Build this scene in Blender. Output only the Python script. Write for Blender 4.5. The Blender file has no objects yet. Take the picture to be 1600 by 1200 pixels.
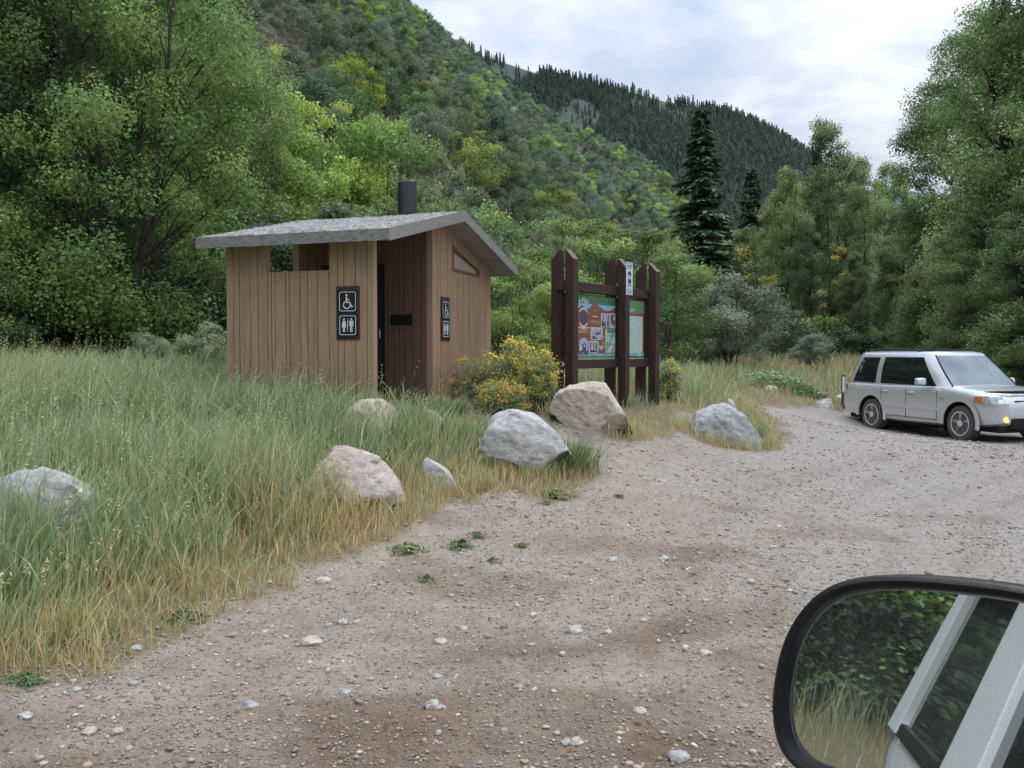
import bpy, bmesh, math, random
import numpy as np
from mathutils import Vector, Matrix

# ------------------------------------------------------------------ basics
F, HZ, ZC = 1330.0, 552.0, 1.75
TH = math.atan((600 - HZ) / F)
SC = bpy.context.scene
COL = SC.collection
R = np.random.default_rng(7)
random.seed(7)


def unproj(px, py, Y):
    a, b = (px - 800) / F, -(py - 600) / F
    c, s = math.cos(TH), math.sin(TH)
    d = np.array([a, c + b * s, -s + b * c])
    return d * (Y / d[1]) + np.array([0, 0, ZC])


def tag(o, label=None, cat=None, group=None, kind=None):
    if label: o['label'] = label
    if cat: o['category'] = cat
    if group: o['group'] = group
    if kind: o['kind'] = kind
    return o


def empty(name, loc=(0, 0, 0), rz=0.0):
    o = bpy.data.objects.new(name, None)
    o.empty_display_size = 0.2
    o.location = loc
    o.rotation_euler = (0, 0, rz)
    COL.objects.link(o)
    return o


def link(name, me, parent=None, loc=None):
    o = bpy.data.objects.new(name, me)
    COL.objects.link(o)
    if parent is not None: o.parent = parent
    if loc is not None: o.location = loc
    return o


def npmesh(name, V, faces, mat=None, col=None, smooth=False, extra=None):
    """faces: list of int arrays (n,k); col: per-vertex rgb."""
    me = bpy.data.meshes.new(name)
    V = np.asarray(V, np.float32)
    faces = [np.asarray(f, np.int32) for f in faces if len(f)]
    nl = sum(f.size for f in faces)
    nf = sum(len(f) for f in faces)
    me.vertices.add(len(V)); me.vertices.foreach_set('co', V.ravel())
    me.loops.add(nl); me.polygons.add(nf)
    me.loops.foreach_set('vertex_index', np.concatenate([f.ravel() for f in faces]))
    tot = np.concatenate([np.full(len(f), f.shape[1], np.int32) for f in faces])
    st = np.concatenate([[0], np.cumsum(tot)[:-1]]).astype(np.int32)
    me.polygons.foreach_set('loop_start', st)
    if smooth:
        me.polygons.foreach_set('use_smooth', np.ones(nf, bool))
    if col is not None:
        at = me.color_attributes.new('Col', 'FLOAT_COLOR', 'POINT')
        c = np.ones((len(V), 4), np.float32); c[:, :3] = col
        at.data.foreach_set('color', c.ravel())
    for k, v in (extra or {}).items():
        at = me.attributes.new(k, 'FLOAT', 'POINT')
        at.data.foreach_set('value', np.asarray(v, np.float32))
    me.update(calc_edges=True)
    me.validate()
    if mat is not None: me.materials.append(mat)
    return me


class MB:
    """collects shapes into one mesh"""

    def __init__(s): s.v, s.f, s.m, s.cur = [], [], [], 0

    def add(s, pts, faces):
        n = len(s.v)
        s.v += [tuple(map(float, p)) for p in pts]
        for f in faces:
            s.f.append(tuple(n + i for i in f)); s.m.append(s.cur)
        return s

    def hexa(s, p):  # 8 points: bottom 4 (ccw), top 4
        return s.add(p, [(3, 2, 1, 0), (4, 5, 6, 7), (0, 1, 5, 4), (1, 2, 6, 5), (2, 3, 7, 6), (3, 0, 4, 7)])

    def box(s, c, d, rz=0.0):
        x, y, z = d[0] / 2, d[1] / 2, d[2] / 2
        co, si = math.cos(rz), math.sin(rz)
        P = []
        for dz in (-z, z):
            for dx, dy in ((-x, -y), (x, -y), (x, y), (-x, y)):
                P.append((c[0] + dx * co - dy * si, c[1] + dx * si + dy * co, c[2] + dz))
        return s.hexa(P)

    def prism(s, poly, off):  # poly: list of 3d points, extruded by off
        n = len(poly)
        P = [Vector(p) for p in poly] + [Vector(p) + Vector(off) for p in poly]
        fs = [tuple(range(n))[::-1], tuple(range(n, 2 * n))]
        fs += [(i, (i + 1) % n, n + (i + 1) % n, n + i) for i in range(n)]
        return s.add(P, fs)

    def tube(s, path, rad, n=8, cap=True):
        path = [Vector(p) for p in path]
        if not hasattr(rad, '__len__'): rad = [rad] * len(path)
        base = len(s.v)
        fs = []
        ref = None
        P = []
        for i, p in enumerate(path):
            t = (path[min(i + 1, len(path) - 1)] - path[max(i - 1, 0)]).normalized()
            if ref is None:
                ref = t.orthogonal().normalized()
            ref = (ref - t * ref.dot(t)).normalized()
            b = t.cross(ref)
            for k in range(n):
                a = 2 * math.pi * k / n
                P.append(p + (ref * math.cos(a) + b * math.sin(a)) * rad[i])
        for i in range(len(path) - 1):
            for k in range(n):
                k2 = (k + 1) % n
                fs.append((i * n + k, i * n + k2, (i + 1) * n + k2, (i + 1) * n + k))
        if cap:
            fs.append(tuple(range(n))[::-1])
            m = (len(path) - 1) * n
            fs.append(tuple(range(m, m + n)))
        return s.add(P, fs)

    def lathe(s, prof, c, axis='z', n=32, close=True):  # prof: (r,h)
        P, fs = [], []
        for r, h in prof:
            for k in range(n):
                a = 2 * math.pi * k / n
                u, v = r * math.cos(a), r * math.sin(a)
                P.append((c[0] + u, c[1] + v, c[2] + h) if axis == 'z' else (c[0] + u, c[1] + h, c[2] + v))
        m = len(prof)
        for i in range(m - 1):
            for k in range(n):
                k2 = (k + 1) % n
                q = (i * n + k, i * n + k2, (i + 1) * n + k2, (i + 1) * n + k)
                fs.append(q if axis == 'z' else q[::-1])
        if close:
            a, b = tuple(range(n)), tuple(range((m - 1) * n, m * n))
            fs.append(a[::-1] if axis == 'z' else a); fs.append(b if axis == 'z' else b[::-1])
        return s.add(P, fs)

    def mesh(s, name, mats, smooth=None, bevel=0.0):
        me = bpy.data.meshes.new(name)
        me.from_pydata(s.v, [], s.f)
        if not isinstance(mats, (list, tuple)): mats = [mats]
        for m in mats: me.materials.append(m)
        me.polygons.foreach_set('material_index', s.m)
        bm = bmesh.new(); bm.from_mesh(me)
        bmesh.ops.recalc_face_normals(bm, faces=bm.faces)
        if bevel > 0:
            es = [e for e in bm.edges if len(e.link_faces) == 2 and e.calc_face_angle(0) > 0.6]
            bmesh.ops.bevel(bm, geom=es, offset=bevel, segments=2, profile=0.6, affect='EDGES', clamp_overlap=True)
        bm.to_mesh(me); bm.free()
        if smooth is not None:
            me.polygons.foreach_set('use_smooth', np.ones(len(me.polygons), bool))
            me.set_sharp_from_angle(angle=math.radians(smooth))
        me.update()
        return me

    def build(s, name, mats, parent=None, smooth=None, bevel=0.0):
        return link(name, s.mesh(name, mats, smooth, bevel), parent)


# ------------------------------------------------------------------ numpy noise
def _h(i, j, seed):
    n = (i.astype(np.int64) * 374761393 + j.astype(np.int64) * 668265263 + seed * 974711) & 0x7fffffff
    n = ((n ^ (n >> 13)) * 1274126177) & 0x7fffffff
    return ((n ^ (n >> 16)) & 0xffff) / 65535.0


def vnoise(x, y, seed=0):
    i, j = np.floor(x), np.floor(y)
    fx, fy = x - i, y - j
    fx, fy = fx * fx * (3 - 2 * fx), fy * fy * (3 - 2 * fy)
    i, j = i.astype(np.int64), j.astype(np.int64)
    return ((_h(i, j, seed) * (1 - fx) + _h(i + 1, j, seed) * fx) * (1 - fy)
            + (_h(i, j + 1, seed) * (1 - fx) + _h(i + 1, j + 1, seed) * fx) * fy) - 0.5


def fbm(x, y, oct=4, seed=0):
    r, a = 0, 1.0
    for k in range(oct):
        r = r + a * vnoise(x, y, seed + k * 17); x, y, a = x * 2.03, y * 2.03, a * 0.5
    return r


def sstep(a, b, x):
    t = np.clip((x - a) / (b - a), 0, 1)
    return t * t * (3 - 2 * t)


# ------------------------------------------------------------------ terrain
CP = [(0, 2, 0), (-3, 3, 0), (4, 3, 0), (8, 5, 0), (-4.5, 1.5, .02), (5, -5, 0), (-6, -6, .3), (0, -8, 0), (15, 0, 0), (15, 10, 0), (12, -8, 0),
      (-1.79, 11, .95), (-3.9, 11.7, 1.0), (-1.19, 12.8, .9), (-.38, 15.2, 1.0), (-2.6, 16, 1.05), (.91, 13, .9), (2.5, 15.04, .85),
      (8.39, 19.6, .02), (9.05, 17.05, .02), (10.1, 19.9, .02), (10.8, 17.4, .02), (12, 15, 0), (-8, 10, 1.0), (-8, 14, 1.0), (-12, 8, .9), (-15, 14, 1.05), (-10, 5, .55),
      (-7, 3, .2), (-12, 1, .5), (0, 28, 1.2), (15, 35, 1.3), (25, 30, 1.0), (-10, 25, 1.15), (30, 15, .3), (-20, 5, 1.0), (-14, -4, .8), (18, 20, .05)]
for px, py, Y in [(1300, 800, 9.4), (900, 900, 6.7), (1590, 760, 11.2), (440, 925, 6.2), (0, 1070, 4.5), (250, 985, 5.35), (600, 850, 7.5),
                  (740, 765, 9.1), (930, 745, 9.8), (1000, 700, 11.5), (800, 730, 10.2), (468, 775, 8.5), (75, 820, 6.8), (920, 657, 12.0),
                  (1130, 695, 13.5), (1240, 690, 13.6), (1240, 645, 20), (1050, 650, 14), (1100, 620, 17), (1190, 612, 21), (1318, 638, 21.5),
                  (1340, 600, 26), (1150, 585, 28)]:
    CP.append(tuple(unproj(px, py, Y)))
CP = np.array(CP, float)


def _k(r2): return 0.5 * r2 * np.log(r2 + 1e-9)


_n = len(CP)
_A = np.zeros((_n + 3, _n + 3))
_d2 = ((CP[:, None, :2] - CP[None, :, :2]) ** 2).sum(-1)
_A[:_n, :_n] = _k(_d2) + np.eye(_n) * 0.6
_A[:_n, _n] = 1; _A[:_n, _n + 1:] = CP[:, :2]; _A[_n, :_n] = 1; _A[_n + 1:, :_n] = CP[:, :2].T
_W = np.linalg.solve(_A, np.concatenate([CP[:, 2], [0, 0, 0]]))

UH = np.array([-.905, .426])
TANA, CH = .825, 21.5


def hill(x, y):
    q = x * UH[0] + y * UH[1] - CH
    r = np.hypot(x, y)
    q = q + 13 * sstep(.02, .22, x / np.maximum(np.abs(y), 1)) * sstep(110, 350, r) * (y > 0)
    q = q + 5.0 * fbm(x / 45, y / 45, 3, 5) * np.clip(q / 20, 0, 1) - 1.3 * np.maximum(r - 370, 0)
    return TANA * (np.log1p(np.exp(np.clip(q / 1.5, -60, 60))) * 1.5 + np.where(q > 90, q - 90, 0))


def terr(x, y):
    x = np.asarray(x, float); y = np.asarray(y, float)
    sh = x.shape
    p = np.stack([x.ravel(), y.ravel()], 1)
    out = np.empty(len(p))
    for a in range(0, len(p), 60000):
        q = p[a:a + 60000]
        r2 = ((q[:, None, :] - CP[None, :, :2]) ** 2).sum(-1)
        out[a:a + 60000] = _k(r2) @ _W[:_n] + _W[_n] + q @ _W[_n + 1:]
    out = np.clip(out, -.12, 1.6).reshape(sh)
    far = sstep(28, 42, np.hypot(x, y - 6))
    base = np.where(y > 8, 1.3, np.where(x < -8, .9, .2))
    return out * (1 - far) + base * far


def gz(x, y): return terr(x, y) + hill(np.asarray(x, float), np.asarray(y, float))


def gz1(x, y): return float(gz(np.array([x]), np.array([y]))[0])


def ghit(px, py):
    Ys = np.concatenate([np.arange(1.5, 30, .05), np.arange(30, 120, .5)])
    d = unproj(px, py, 1.0) - np.array([0, 0, ZC])
    z = ZC + d[2] * Ys
    below = np.nonzero(z <= gz(d[0] * Ys, Ys))[0]
    Y = Ys[below[0]] if len(below) else 60.0
    return d[0] * Y, Y


# grass areas (world polygons)
gp = [ghit(*p) for p in [(0, 1072), (70, 1050), (150, 1035), (250, 990), (330, 962), (420, 935), (455, 890), (560, 868), (625, 835), (650, 800), (740, 775), (800, 768), (850, 782), (905, 772), (932, 742), (905, 705)]]
POLY_A = [(-30, -12), (-9, -9), (-7.5, -2), (-5.5, 2.0), (-4.3, 3.4)] + gp + [(.35, 11.0), (-.35, 11.6), (-1.2, 12.3), (-1.3, 12.8), (-.3, 14.0), (.3, 12.75), (.75, 12.1), (1.4, 11.75), (2.2, 12.3), (2.45, 13.2), (3.0, 14.8)]
POLY_A += [(3.3, 14.7), (2.9, 13.6), (3.2, 12.9), ghit(1100, 692), ghit(1170, 702), ghit(1235, 690), ghit(1225, 665), ghit(1195, 645), ghit(1185, 634), (7.4, 21.2), (8.6, 21.4), (10, 22.3), (13, 22.5), (17, 23), (24, 26), (34, 30), (60, 45), (60, 90), (-60, 90), (-70, 20), (-60, -12)]
POLY_A = np.array(POLY_A, float)


def sdist(x, y, poly=POLY_A):
    p = np.stack([np.ravel(x), np.ravel(y)], 1)
    a, b = poly, np.roll(poly, -1, 0)
    out = np.empty(len(p))
    for s in range(0, len(p), 50000):
        q = p[s:s + 50000]
        ab = b - a
        t = np.clip((((q[:, None] - a) * ab).sum(-1)) / ((ab ** 2).sum(-1) + 1e-12), 0, 1)
        d = np.sqrt((((q[:, None] - a - t[..., None] * ab)) ** 2).sum(-1)).min(1)
        c = ((a[:, 1] > q[:, None, 1]) != (b[:, 1] > q[:, None, 1])) & (q[:, None, 0] < (b[:, 0] - a[:, 0]) * (q[:, None, 1] - a[:, 1]) / (b[:, 1] - a[:, 1] + 1e-12) + a[:, 0])
        ins = c.sum(1) % 2 == 1
        out[s:s + 50000] = np.where(ins, d, -d)
    return out.reshape(np.shape(x))


# ------------------------------------------------------------------ materials
def nodes(name):
    m = bpy.data.materials.new(name); m.use_nodes = True
    nt = m.node_tree
    return m, nt, nt.nodes['Principled BSDF'], nt.nodes['Material Output']


def N(nt, t, **kw):
    n = nt.nodes.new(t)
    for k, v in kw.items():
        if k.startswith('i_'):
            key = k[2:]
            n.inputs[int(key) if key.isdigit() else key.replace('_', ' ')].default_value = v
        else: setattr(n, k, v)
    return n


def L(nt, a, b): nt.links.new(a, b)


def ramp(nt, fac, stops):
    n = N(nt, 'ShaderNodeValToRGB')
    e = n.color_ramp.elements
    while len(e) < len(stops): e.new(0.5)
    for i, (p, c) in enumerate(stops):
        e[i].position = p; e[i].color = (*c, 1) if len(c) == 3 else c
    L(nt, fac, n.inputs[0])
    return n.outputs[0]


def mix(nt, fac, a, b, mode='MIX'):
    n = N(nt, 'ShaderNodeMix', data_type='RGBA', blend_type=mode)
    for s, v in ((n.inputs[0], fac), (n.inputs[6], a), (n.inputs[7], b)):
        if isinstance(v, (float, int)): s.default_value = v
        elif isinstance(v, tuple): s.default_value = (*v, 1)
        else: L(nt, v, s)
    return n.outputs[2]


def coords(nt, scale=(1, 1, 1), kind='Object'):
    tc = N(nt, 'ShaderNodeTexCoord')
    mp = N(nt, 'ShaderNodeMapping')
    mp.inputs['Scale'].default_value = scale
    L(nt, tc.outputs[kind], mp.inputs[0])
    return mp.outputs[0]


def noise(nt, vec, scale, detail=4, rough=.55):
    n = N(nt, 'ShaderNodeTexNoise')
    n.inputs['Scale'].default_value = scale; n.inputs['Detail'].default_value = detail; n.inputs['Roughness'].default_value = rough
    if vec is not None: L(nt, vec, n.inputs['Vector'])
    return n.outputs[0]


def bump(nt, bsdf, h, strength=.3, dist=.01):
    b = N(nt, 'ShaderNodeBump'); b.inputs['Strength'].default_value = strength; b.inputs['Distance'].default_value = dist
    L(nt, h, b.inputs['Height']); L(nt, b.outputs[0], bsdf.inputs['Normal'])


def weather(m, z0, h):
    nt = m.node_tree; b = nt.nodes['Principled BSDF']
    src = b.inputs['Base Color'].links[0].from_socket
    v = coords(nt); sp_ = N(nt, 'ShaderNodeSeparateXYZ'); L(nt, v, sp_.inputs[0])
    nz = noise(nt, v, 5, 5, .7)
    a = N(nt, 'ShaderNodeMath', operation='MULTIPLY_ADD'); L(nt, nz, a.inputs[0]); a.inputs[1].default_value = -.7; L(nt, sp_.outputs[2], a.inputs[2])
    mr = N(nt, 'ShaderNodeMapRange'); L(nt, a.outputs[0], mr.inputs[0]); mr.inputs[1].default_value = z0 - .35; mr.inputs[2].default_value = z0 + h; mr.inputs[3].default_value = .75; mr.inputs[4].default_value = 0
    c = mix(nt, mr.outputs[0], src, (.17, .13, .095))
    st = noise(nt, coords(nt, (7, 7, .35)), 1.6, 5, .65)
    c = mix(nt, ramp(nt, st, [(.52, (0, 0, 0)), (.72, (.5, .5, .5))]), c, (.20, .14, .10))
    kn = N(nt, 'ShaderNodeTexVoronoi'); kn.inputs['Scale'].default_value = 3.2; L(nt, coords(nt, (1, 1, .8)), kn.inputs['Vector'])
    c = mix(nt, ramp(nt, kn.outputs['Distance'], [(.03, (.7, .7, .7)), (.075, (0, 0, 0))]), c, (.13, .08, .055))
    L(nt, c, b.inputs['Base Color'])


def plain(name, c, rough=.6, metal=0.0, var=.12, scale=6, bmp=0.0, coat=0.0, spec=.5):
    m, nt, b, o = nodes(name)
    v = coords(nt)
    n = noise(nt, v, scale, 5)
    lo = tuple(max(0, x * (1 - var)) for x in c); hi = tuple(min(1, x * (1 + var)) for x in c)
    L(nt, ramp(nt, n, [(.3, lo), (.7, hi)]), b.inputs['Base Color'])
    b.inputs['Roughness'].default_value = rough; b.inputs['Metallic'].default_value = metal
    b.inputs['Coat Weight'].default_value = coat; b.inputs['Specular IOR Level'].default_value = spec
    if bmp: bump(nt, b, noise(nt, v, scale * 6, 4), bmp, .004)
    return m


def leaf_mat(name, trans=.36, rough=.55, tint=(1.95, 1.92, 1.9), hv=.04):
    m, nt, b, o = nodes(name)
    at = N(nt, 'ShaderNodeAttribute', attribute_name='Col')
    oi = N(nt, 'ShaderNodeObjectInfo')
    c = mix(nt, 1.0, at.outputs[0], oi.outputs['Color'], 'MULTIPLY')
    c = mix(nt, 1.0, c, tint, 'MULTIPLY')
    hs = N(nt, 'ShaderNodeHueSaturation')
    mr = N(nt, 'ShaderNodeMapRange'); L(nt, oi.outputs['Random'], mr.inputs[0])
    mr.inputs[3].default_value = .5 - hv * .5; mr.inputs[4].default_value = .5 + hv * .25
    L(nt, mr.outputs[0], hs.inputs['Hue'])
    mr2 = N(nt, 'ShaderNodeMapRange')
    ml = N(nt, 'ShaderNodeMath', operation='MULTIPLY'); ml.inputs[1].default_value = 7.31
    fr = N(nt, 'ShaderNodeMath', operation='FRACT')
    L(nt, oi.outputs['Random'], ml.inputs[0]); L(nt, ml.outputs[0], fr.inputs[0]); L(nt, fr.outputs[0], mr2.inputs[0])
    mr2.inputs[3].default_value = .75; mr2.inputs[4].default_value = 1.2
    L(nt, mr2.outputs[0], hs.inputs['Value'])
    hs.inputs['Saturation'].default_value = .95
    L(nt, c, hs.inputs['Color'])
    c = hs.outputs[0]
    L(nt, c, b.inputs['Base Color']); b.inputs['Roughness'].default_value = rough; b.inputs['Specular IOR Level'].default_value = .25
    t = N(nt, 'ShaderNodeBsdfTranslucent'); L(nt, c, t.inputs[0])
    mx = N(nt, 'ShaderNodeMixShader'); mx.inputs[0].default_value = trans
    L(nt, b.outputs[0], mx.inputs[1]); L(nt, t.outputs[0], mx.inputs[2]); L(nt, mx.outputs[0], o.inputs[0])
    return m


def bark_mat(name, c):
    m, nt, b, o = nodes(name)
    v = coords(nt, (1, 1, .25))
    n = noise(nt, v, 9, 6, .65)
    L(nt, ramp(nt, n, [(.3, tuple(x * .5 for x in c)), (.7, tuple(x * 1.4 for x in c))]), b.inputs['Base Color'])
    b.inputs['Roughness'].default_value = .9
    bump(nt, b, n, .6, .03)
    return m


def ground_mat(name, gravel):
    m, nt, b, o = nodes(name)
    v = coords(nt)
    rd = N(nt, 'ShaderNodeAttribute', attribute_name='road').outputs['Fac']
    wet = N(nt, 'ShaderNodeAttribute', attribute_name='damp').outputs['Fac']
    big = noise(nt, v, .55, 5, .6)
    med = noise(nt, v, 5, 6, .65)
    fine = noise(nt, v, 45, 5, .7)
    base = ramp(nt, big, [(.32, (.235, .18, .132)), (.52, (.325, .27, .215)), (.72, (.405, .35, .29))])
    base = mix(nt, .5, base, ramp(nt, med, [(.3, (.21, .16, .12)), (.7, (.46, .39, .32))]))
    # pebbles in two sizes
    hs = []
    col = base
    for sc, rnd, dens in ((26, .9, .42), (62, 1.0, .55), (130, 1.0, .6)):
        vo = N(nt, 'ShaderNodeTexVoronoi', feature='F1'); vo.inputs['Scale'].default_value = sc; vo.inputs['Randomness'].default_value = rnd
        L(nt, v, vo.inputs['Vector'])
        sep = N(nt, 'ShaderNodeSeparateColor'); L(nt, vo.outputs['Color'], sep.inputs[0])
        pc = ramp(nt, sep.outputs[0], [(0, (.19, .15, .12)), (.3, (.30, .24, .19)), (.55, (.37, .33, .29)), (.75, (.35, .345, .345)), (.9, (.49, .42, .345)), (1, (.62, .58, .52))])
        on = N(nt, 'ShaderNodeMath', operation='GREATER_THAN'); on.inputs[1].default_value = dens; L(nt, sep.outputs[1], on.inputs[0])
        dd = N(nt, 'ShaderNodeMapRange'); L(nt, vo.outputs['Distance'], dd.inputs[0])
        dd.inputs[1].default_value = .25; dd.inputs[2].default_value = .48; dd.inputs[3].default_value = 1; dd.inputs[4].default_value = 0
        ml = N(nt, 'ShaderNodeMath', operation='MULTIPLY'); L(nt, on.outputs[0], ml.inputs[0]); L(nt, dd.outputs[0], ml.inputs[1])
        col = mix(nt, ml.outputs[0], col, pc)
        ms = N(nt, 'ShaderNodeMath', operation='MULTIPLY'); L(nt, ml.outputs[0], ms.inputs[0]); ms.inputs[1].default_value = 26.0 / sc
        hs.append(ms.outputs[0])
    sx_ = N(nt, 'ShaderNodeSeparateXYZ'); L(nt, v, sx_.inputs[0])
    gm = N(nt, 'ShaderNodeMapRange'); L(nt, sx_.outputs[0], gm.inputs[0]); gm.inputs[1].default_value = .5; gm.inputs[2].default_value = 5.0
    col = mix(nt, gm.outputs[0], col, mix(nt, .55, col, (.33, .31, .30)))
    col = mix(nt, wet, col, mix(nt, 1.0, col, (.56, .47, .395), 'MULTIPLY'))
    soil = ramp(nt, med, [(.3, (.10, .078, .05)), (.6, (.20, .155, .095)), (.8, (.30, .24, .15))])
    soil = mix(nt, fine, soil, (.25, .20, .12))
    hz2 = N(nt, 'ShaderNodeMapRange'); sz2 = N(nt, 'ShaderNodeSeparateXYZ'); L(nt, v, sz2.inputs[0]); L(nt, sz2.outputs[2], hz2.inputs[0]); hz2.inputs[1].default_value = 2; hz2.inputs[2].default_value = 8
    soil = mix(nt, hz2.outputs[0], soil, mix(nt, med, (.06, .075, .035), (.16, .135, .085)))
    c = mix(nt, rd, soil, col)
    L(nt, c, b.inputs['Base Color'])
    b.inputs['Roughness'].default_value = .92; b.inputs['Specular IOR Level'].default_value = .2
    s = hs[0]
    for h in hs[1:] + [fine, med]:
        a = N(nt, 'ShaderNodeMath', operation='ADD'); L(nt, s, a.inputs[0]); L(nt, h, a.inputs[1]); s = a.outputs[0]
    bump(nt, b, s, .9, .016)
    return m


def wood_mat(name, c, var=.25, rough=.8, grain=(14, 14, 1.0), bmp=.5):
    m, nt, b, o = nodes(name)
    v = coords(nt, grain)
    n = noise(nt, v, 2.2, 8, .7)
    v2 = coords(nt, (1, 1, 1))
    n2 = noise(nt, v2, 1.3, 3)
    col = ramp(nt, n, [(.28, tuple(x * (1 - 2 * var) for x in c)), (.5, c), (.75, tuple(min(1, x * (1 + var)) for x in c))])
    col = mix(nt, n2, mix(nt, 1.0, col, (.82, .80, .78), 'MULTIPLY'), col)
    L(nt, col, b.inputs['Base Color']); b.inputs['Roughness'].default_value = rough; b.inputs['Specular IOR Level'].default_value = .3
    bump(nt, b, n, bmp, .006)
    return m


M = {}
M['road'] = ground_mat('gravel_road_surface', True)
M['maple_leaf'] = leaf_mat('maple_leaf')
M['cotton_leaf'] = leaf_mat('cottonwood_leaf', .3)
M['needle'] = leaf_mat('spruce_needle', .18, .7, (3.1, 3.1, 3.0), hv=.03)
M['needle_far'] = leaf_mat('hazed_needle', .12, .8, (5.2, 4.5, 6.0), hv=.02)  # lightened bluish tint puts distance haze into the needle colour
M['shrub_leaf'] = leaf_mat('shrub_leaf', .25)
M['grass'] = leaf_mat('grass_blade', .3, .5, (1.62, 1.62, 1.62), hv=0.0)
M['bark'] = bark_mat('grey_brown_bark', (.11, .095, .08))
M['bark_dark'] = bark_mat('dark_bark', (.06, .05, .042))
M['twig'] = bark_mat('grey_twig', (.23, .20, .18))
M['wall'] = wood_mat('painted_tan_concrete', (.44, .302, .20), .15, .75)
weather(M['wall'], .2, .35)
M['wall_inner'] = wood_mat('shaded_brown_wall', (.19, .115, .078), .15, .75)  # darker copy of the wall, porch shade put into its colour
M['groove'] = plain('dark_groove', (.10, .06, .04), .9)  # darker brown for the joints between boards
M['roof'] = wood_mat('weathered_grey_shake_glare', (.64, .64, .63), .48, .7, (1.3, 18, 18), .9)  # weathered grey, lightened to carry sky glare on the slopes
M['fascia'] = wood_mat('weathered_grey_fascia_shade', (.27, .265, .255), .35, .75, (2.2, 16, 16), .9)  # same weathered grey, darkened to carry the shade on the roof edges
M['soffit'] = plain('grey_soffit', (.33, .315, .30), .85, bmp=.3)
M['blackpipe'] = plain('black_pipe', (.012, .014, .02), .35, var=.3)
M['dark'] = plain('dark_interior', (.006, .0055, .005), .8)
M['door'] = plain('dark_brown_door', (.03, .02, .015), .5)
M['beige'] = plain('beige_panel', (.42, .37, .27), .7, var=.06)
M['trim'] = plain('brown_trim', (.14, .085, .06), .7, bmp=.2)
M['metal'] = plain('dull_metal', (.4, .4, .4), .4, .8)
M['timber'] = wood_mat('stained_dark_timber', (.060, .032, .027), .3, .65, (10, 10, 1.2), .6)
M['timber_cut'] = plain('weathered_cut_timber', (.17, .105, .08), .8, var=.3, scale=20)
M['timber_h'] = wood_mat('stained_dark_plank', (.055, .03, .025), .3, .65, (1.2, 10, 10), .6)
M['sign_brown'] = plain('sign_brown', (.075, .03, .026), .5, var=.08)
M['sign_dark'] = plain('sign_dark_panel', (.016, .014, .022), .45, var=.05)
M['sign_white'] = plain('sign_white', (.72, .76, .80), .5, var=.05)
M['silver'] = plain('silver_paint', (.56, .58, .61), .26, .40, var=.04, scale=2, coat=.6)
M['glass'] = plain('tinted_glass', (.010, .013, .016), .04, var=.2, spec=.6)
M['windshield'] = plain('windshield_glass', (.15, .185, .20), .08, var=.45, scale=1.6, coat=.6)  # pale base puts some of the reflected sky into the glass colour
M['tyre'] = plain('dusty_tyre', (.075, .07, .066), .9, var=.25, scale=12, bmp=.3)
M['rim'] = plain('alloy_rim', (.62, .62, .62), .4, .3)
M['blackplastic'] = plain('black_plastic', (.009, .009, .010), .45, var=.3, bmp=.15, scale=30, spec=.28)
M['lamp_clear'] = plain('clear_lamp', (.38, .41, .40), .1, var=.4, scale=14, coat=1.0)
M['amber'] = plain('amber_lens', (.55, .17, .05), .2, var=.2, coat=1.0)
M['white_paint'] = plain('white_paint', (.82, .85, .86), .35, var=.04, coat=.4)
M['chrome'] = plain('bright_metal', (.65, .65, .66), .25, .9)


def emit(name, c, s):
    m, nt, b, o = nodes(name)
    b.inputs['Base Color'].default_value = (*c, 1)
    n = noise(nt, coords(nt), 18, 2)
    L(nt, ramp(nt, n, [(.2, tuple(x * .7 for x in c)), (.8, c)]), b.inputs['Emission Color'])
    b.inputs['Emission Strength'].default_value = s
    return m


M['foglamp'] = emit('lit_fog_lamp', (1.0, .55, .12), 1.6)


def rock_mat(name, c1, c2, c3, s=1.6):
    m, nt, b, o = nodes(name)
    v = coords(nt)
    n = noise(nt, v, s * 1.6, 8, .65); n2 = noise(nt, v, s * 9, 8, .7)
    n3 = noise(nt, coords(nt, (1, 1, 3.5)), s * 3, 6, .7)
    c = ramp(nt, n, [(.33, c1), (.5, c2), (.68, c3)])
    c = mix(nt, .5, c, ramp(nt, n2, [(.3, tuple(x * .5 for x in c1)), (.52, c2), (.8, tuple(min(1, x * 1.25) for x in c3))]))
    c = mix(nt, ramp(nt, n3, [(.33, (.75, .75, .75)), (.46, (0, 0, 0))]), c, (.13, .115, .095))
    L(nt, c, b.inputs['Base Color']); b.inputs['Roughness'].default_value = .85
    a = N(nt, 'ShaderNodeMath', operation='ADD'); L(nt, n2, a.inputs[0]); L(nt, n3, a.inputs[1])
    bump(nt, b, a.outputs[0], .8, .03)
    return m


M['rock_grey'] = rock_mat('pale_grey_rock', (.36, .355, .345), (.50, .49, .475), (.66, .65, .625))
M['rock_tan'] = rock_mat('tan_rock', (.44, .345, .27), (.57, .475, .39), (.71, .63, .55))
M['rock_pink'] = rock_mat('pink_rock', (.46, .29, .23), (.53, .44, .39), (.68, .65, .61))
M['rock_blue'] = rock_mat('bluish_rock', (.28, .285, .29), (.43, .435, .44), (.64, .64, .635))


def cobble_mat():
    m, nt, b, o = nodes('gravel_stone')
    at = N(nt, 'ShaderNodeAttribute', attribute_name='Col')
    n = noise(nt, coords(nt), 70, 4, .7)
    c = mix(nt, 1.0, at.outputs[0], ramp(nt, n, [(.3, (.75, .73, .7)), (.7, (1.15, 1.15, 1.15))]), 'MULTIPLY')
    L(nt, c, b.inputs['Base Color']); b.inputs['Roughness'].default_value = .85; b.inputs['Specular IOR Level'].default_value = .25
    return m


M['cobble'] = cobble_mat()

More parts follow.
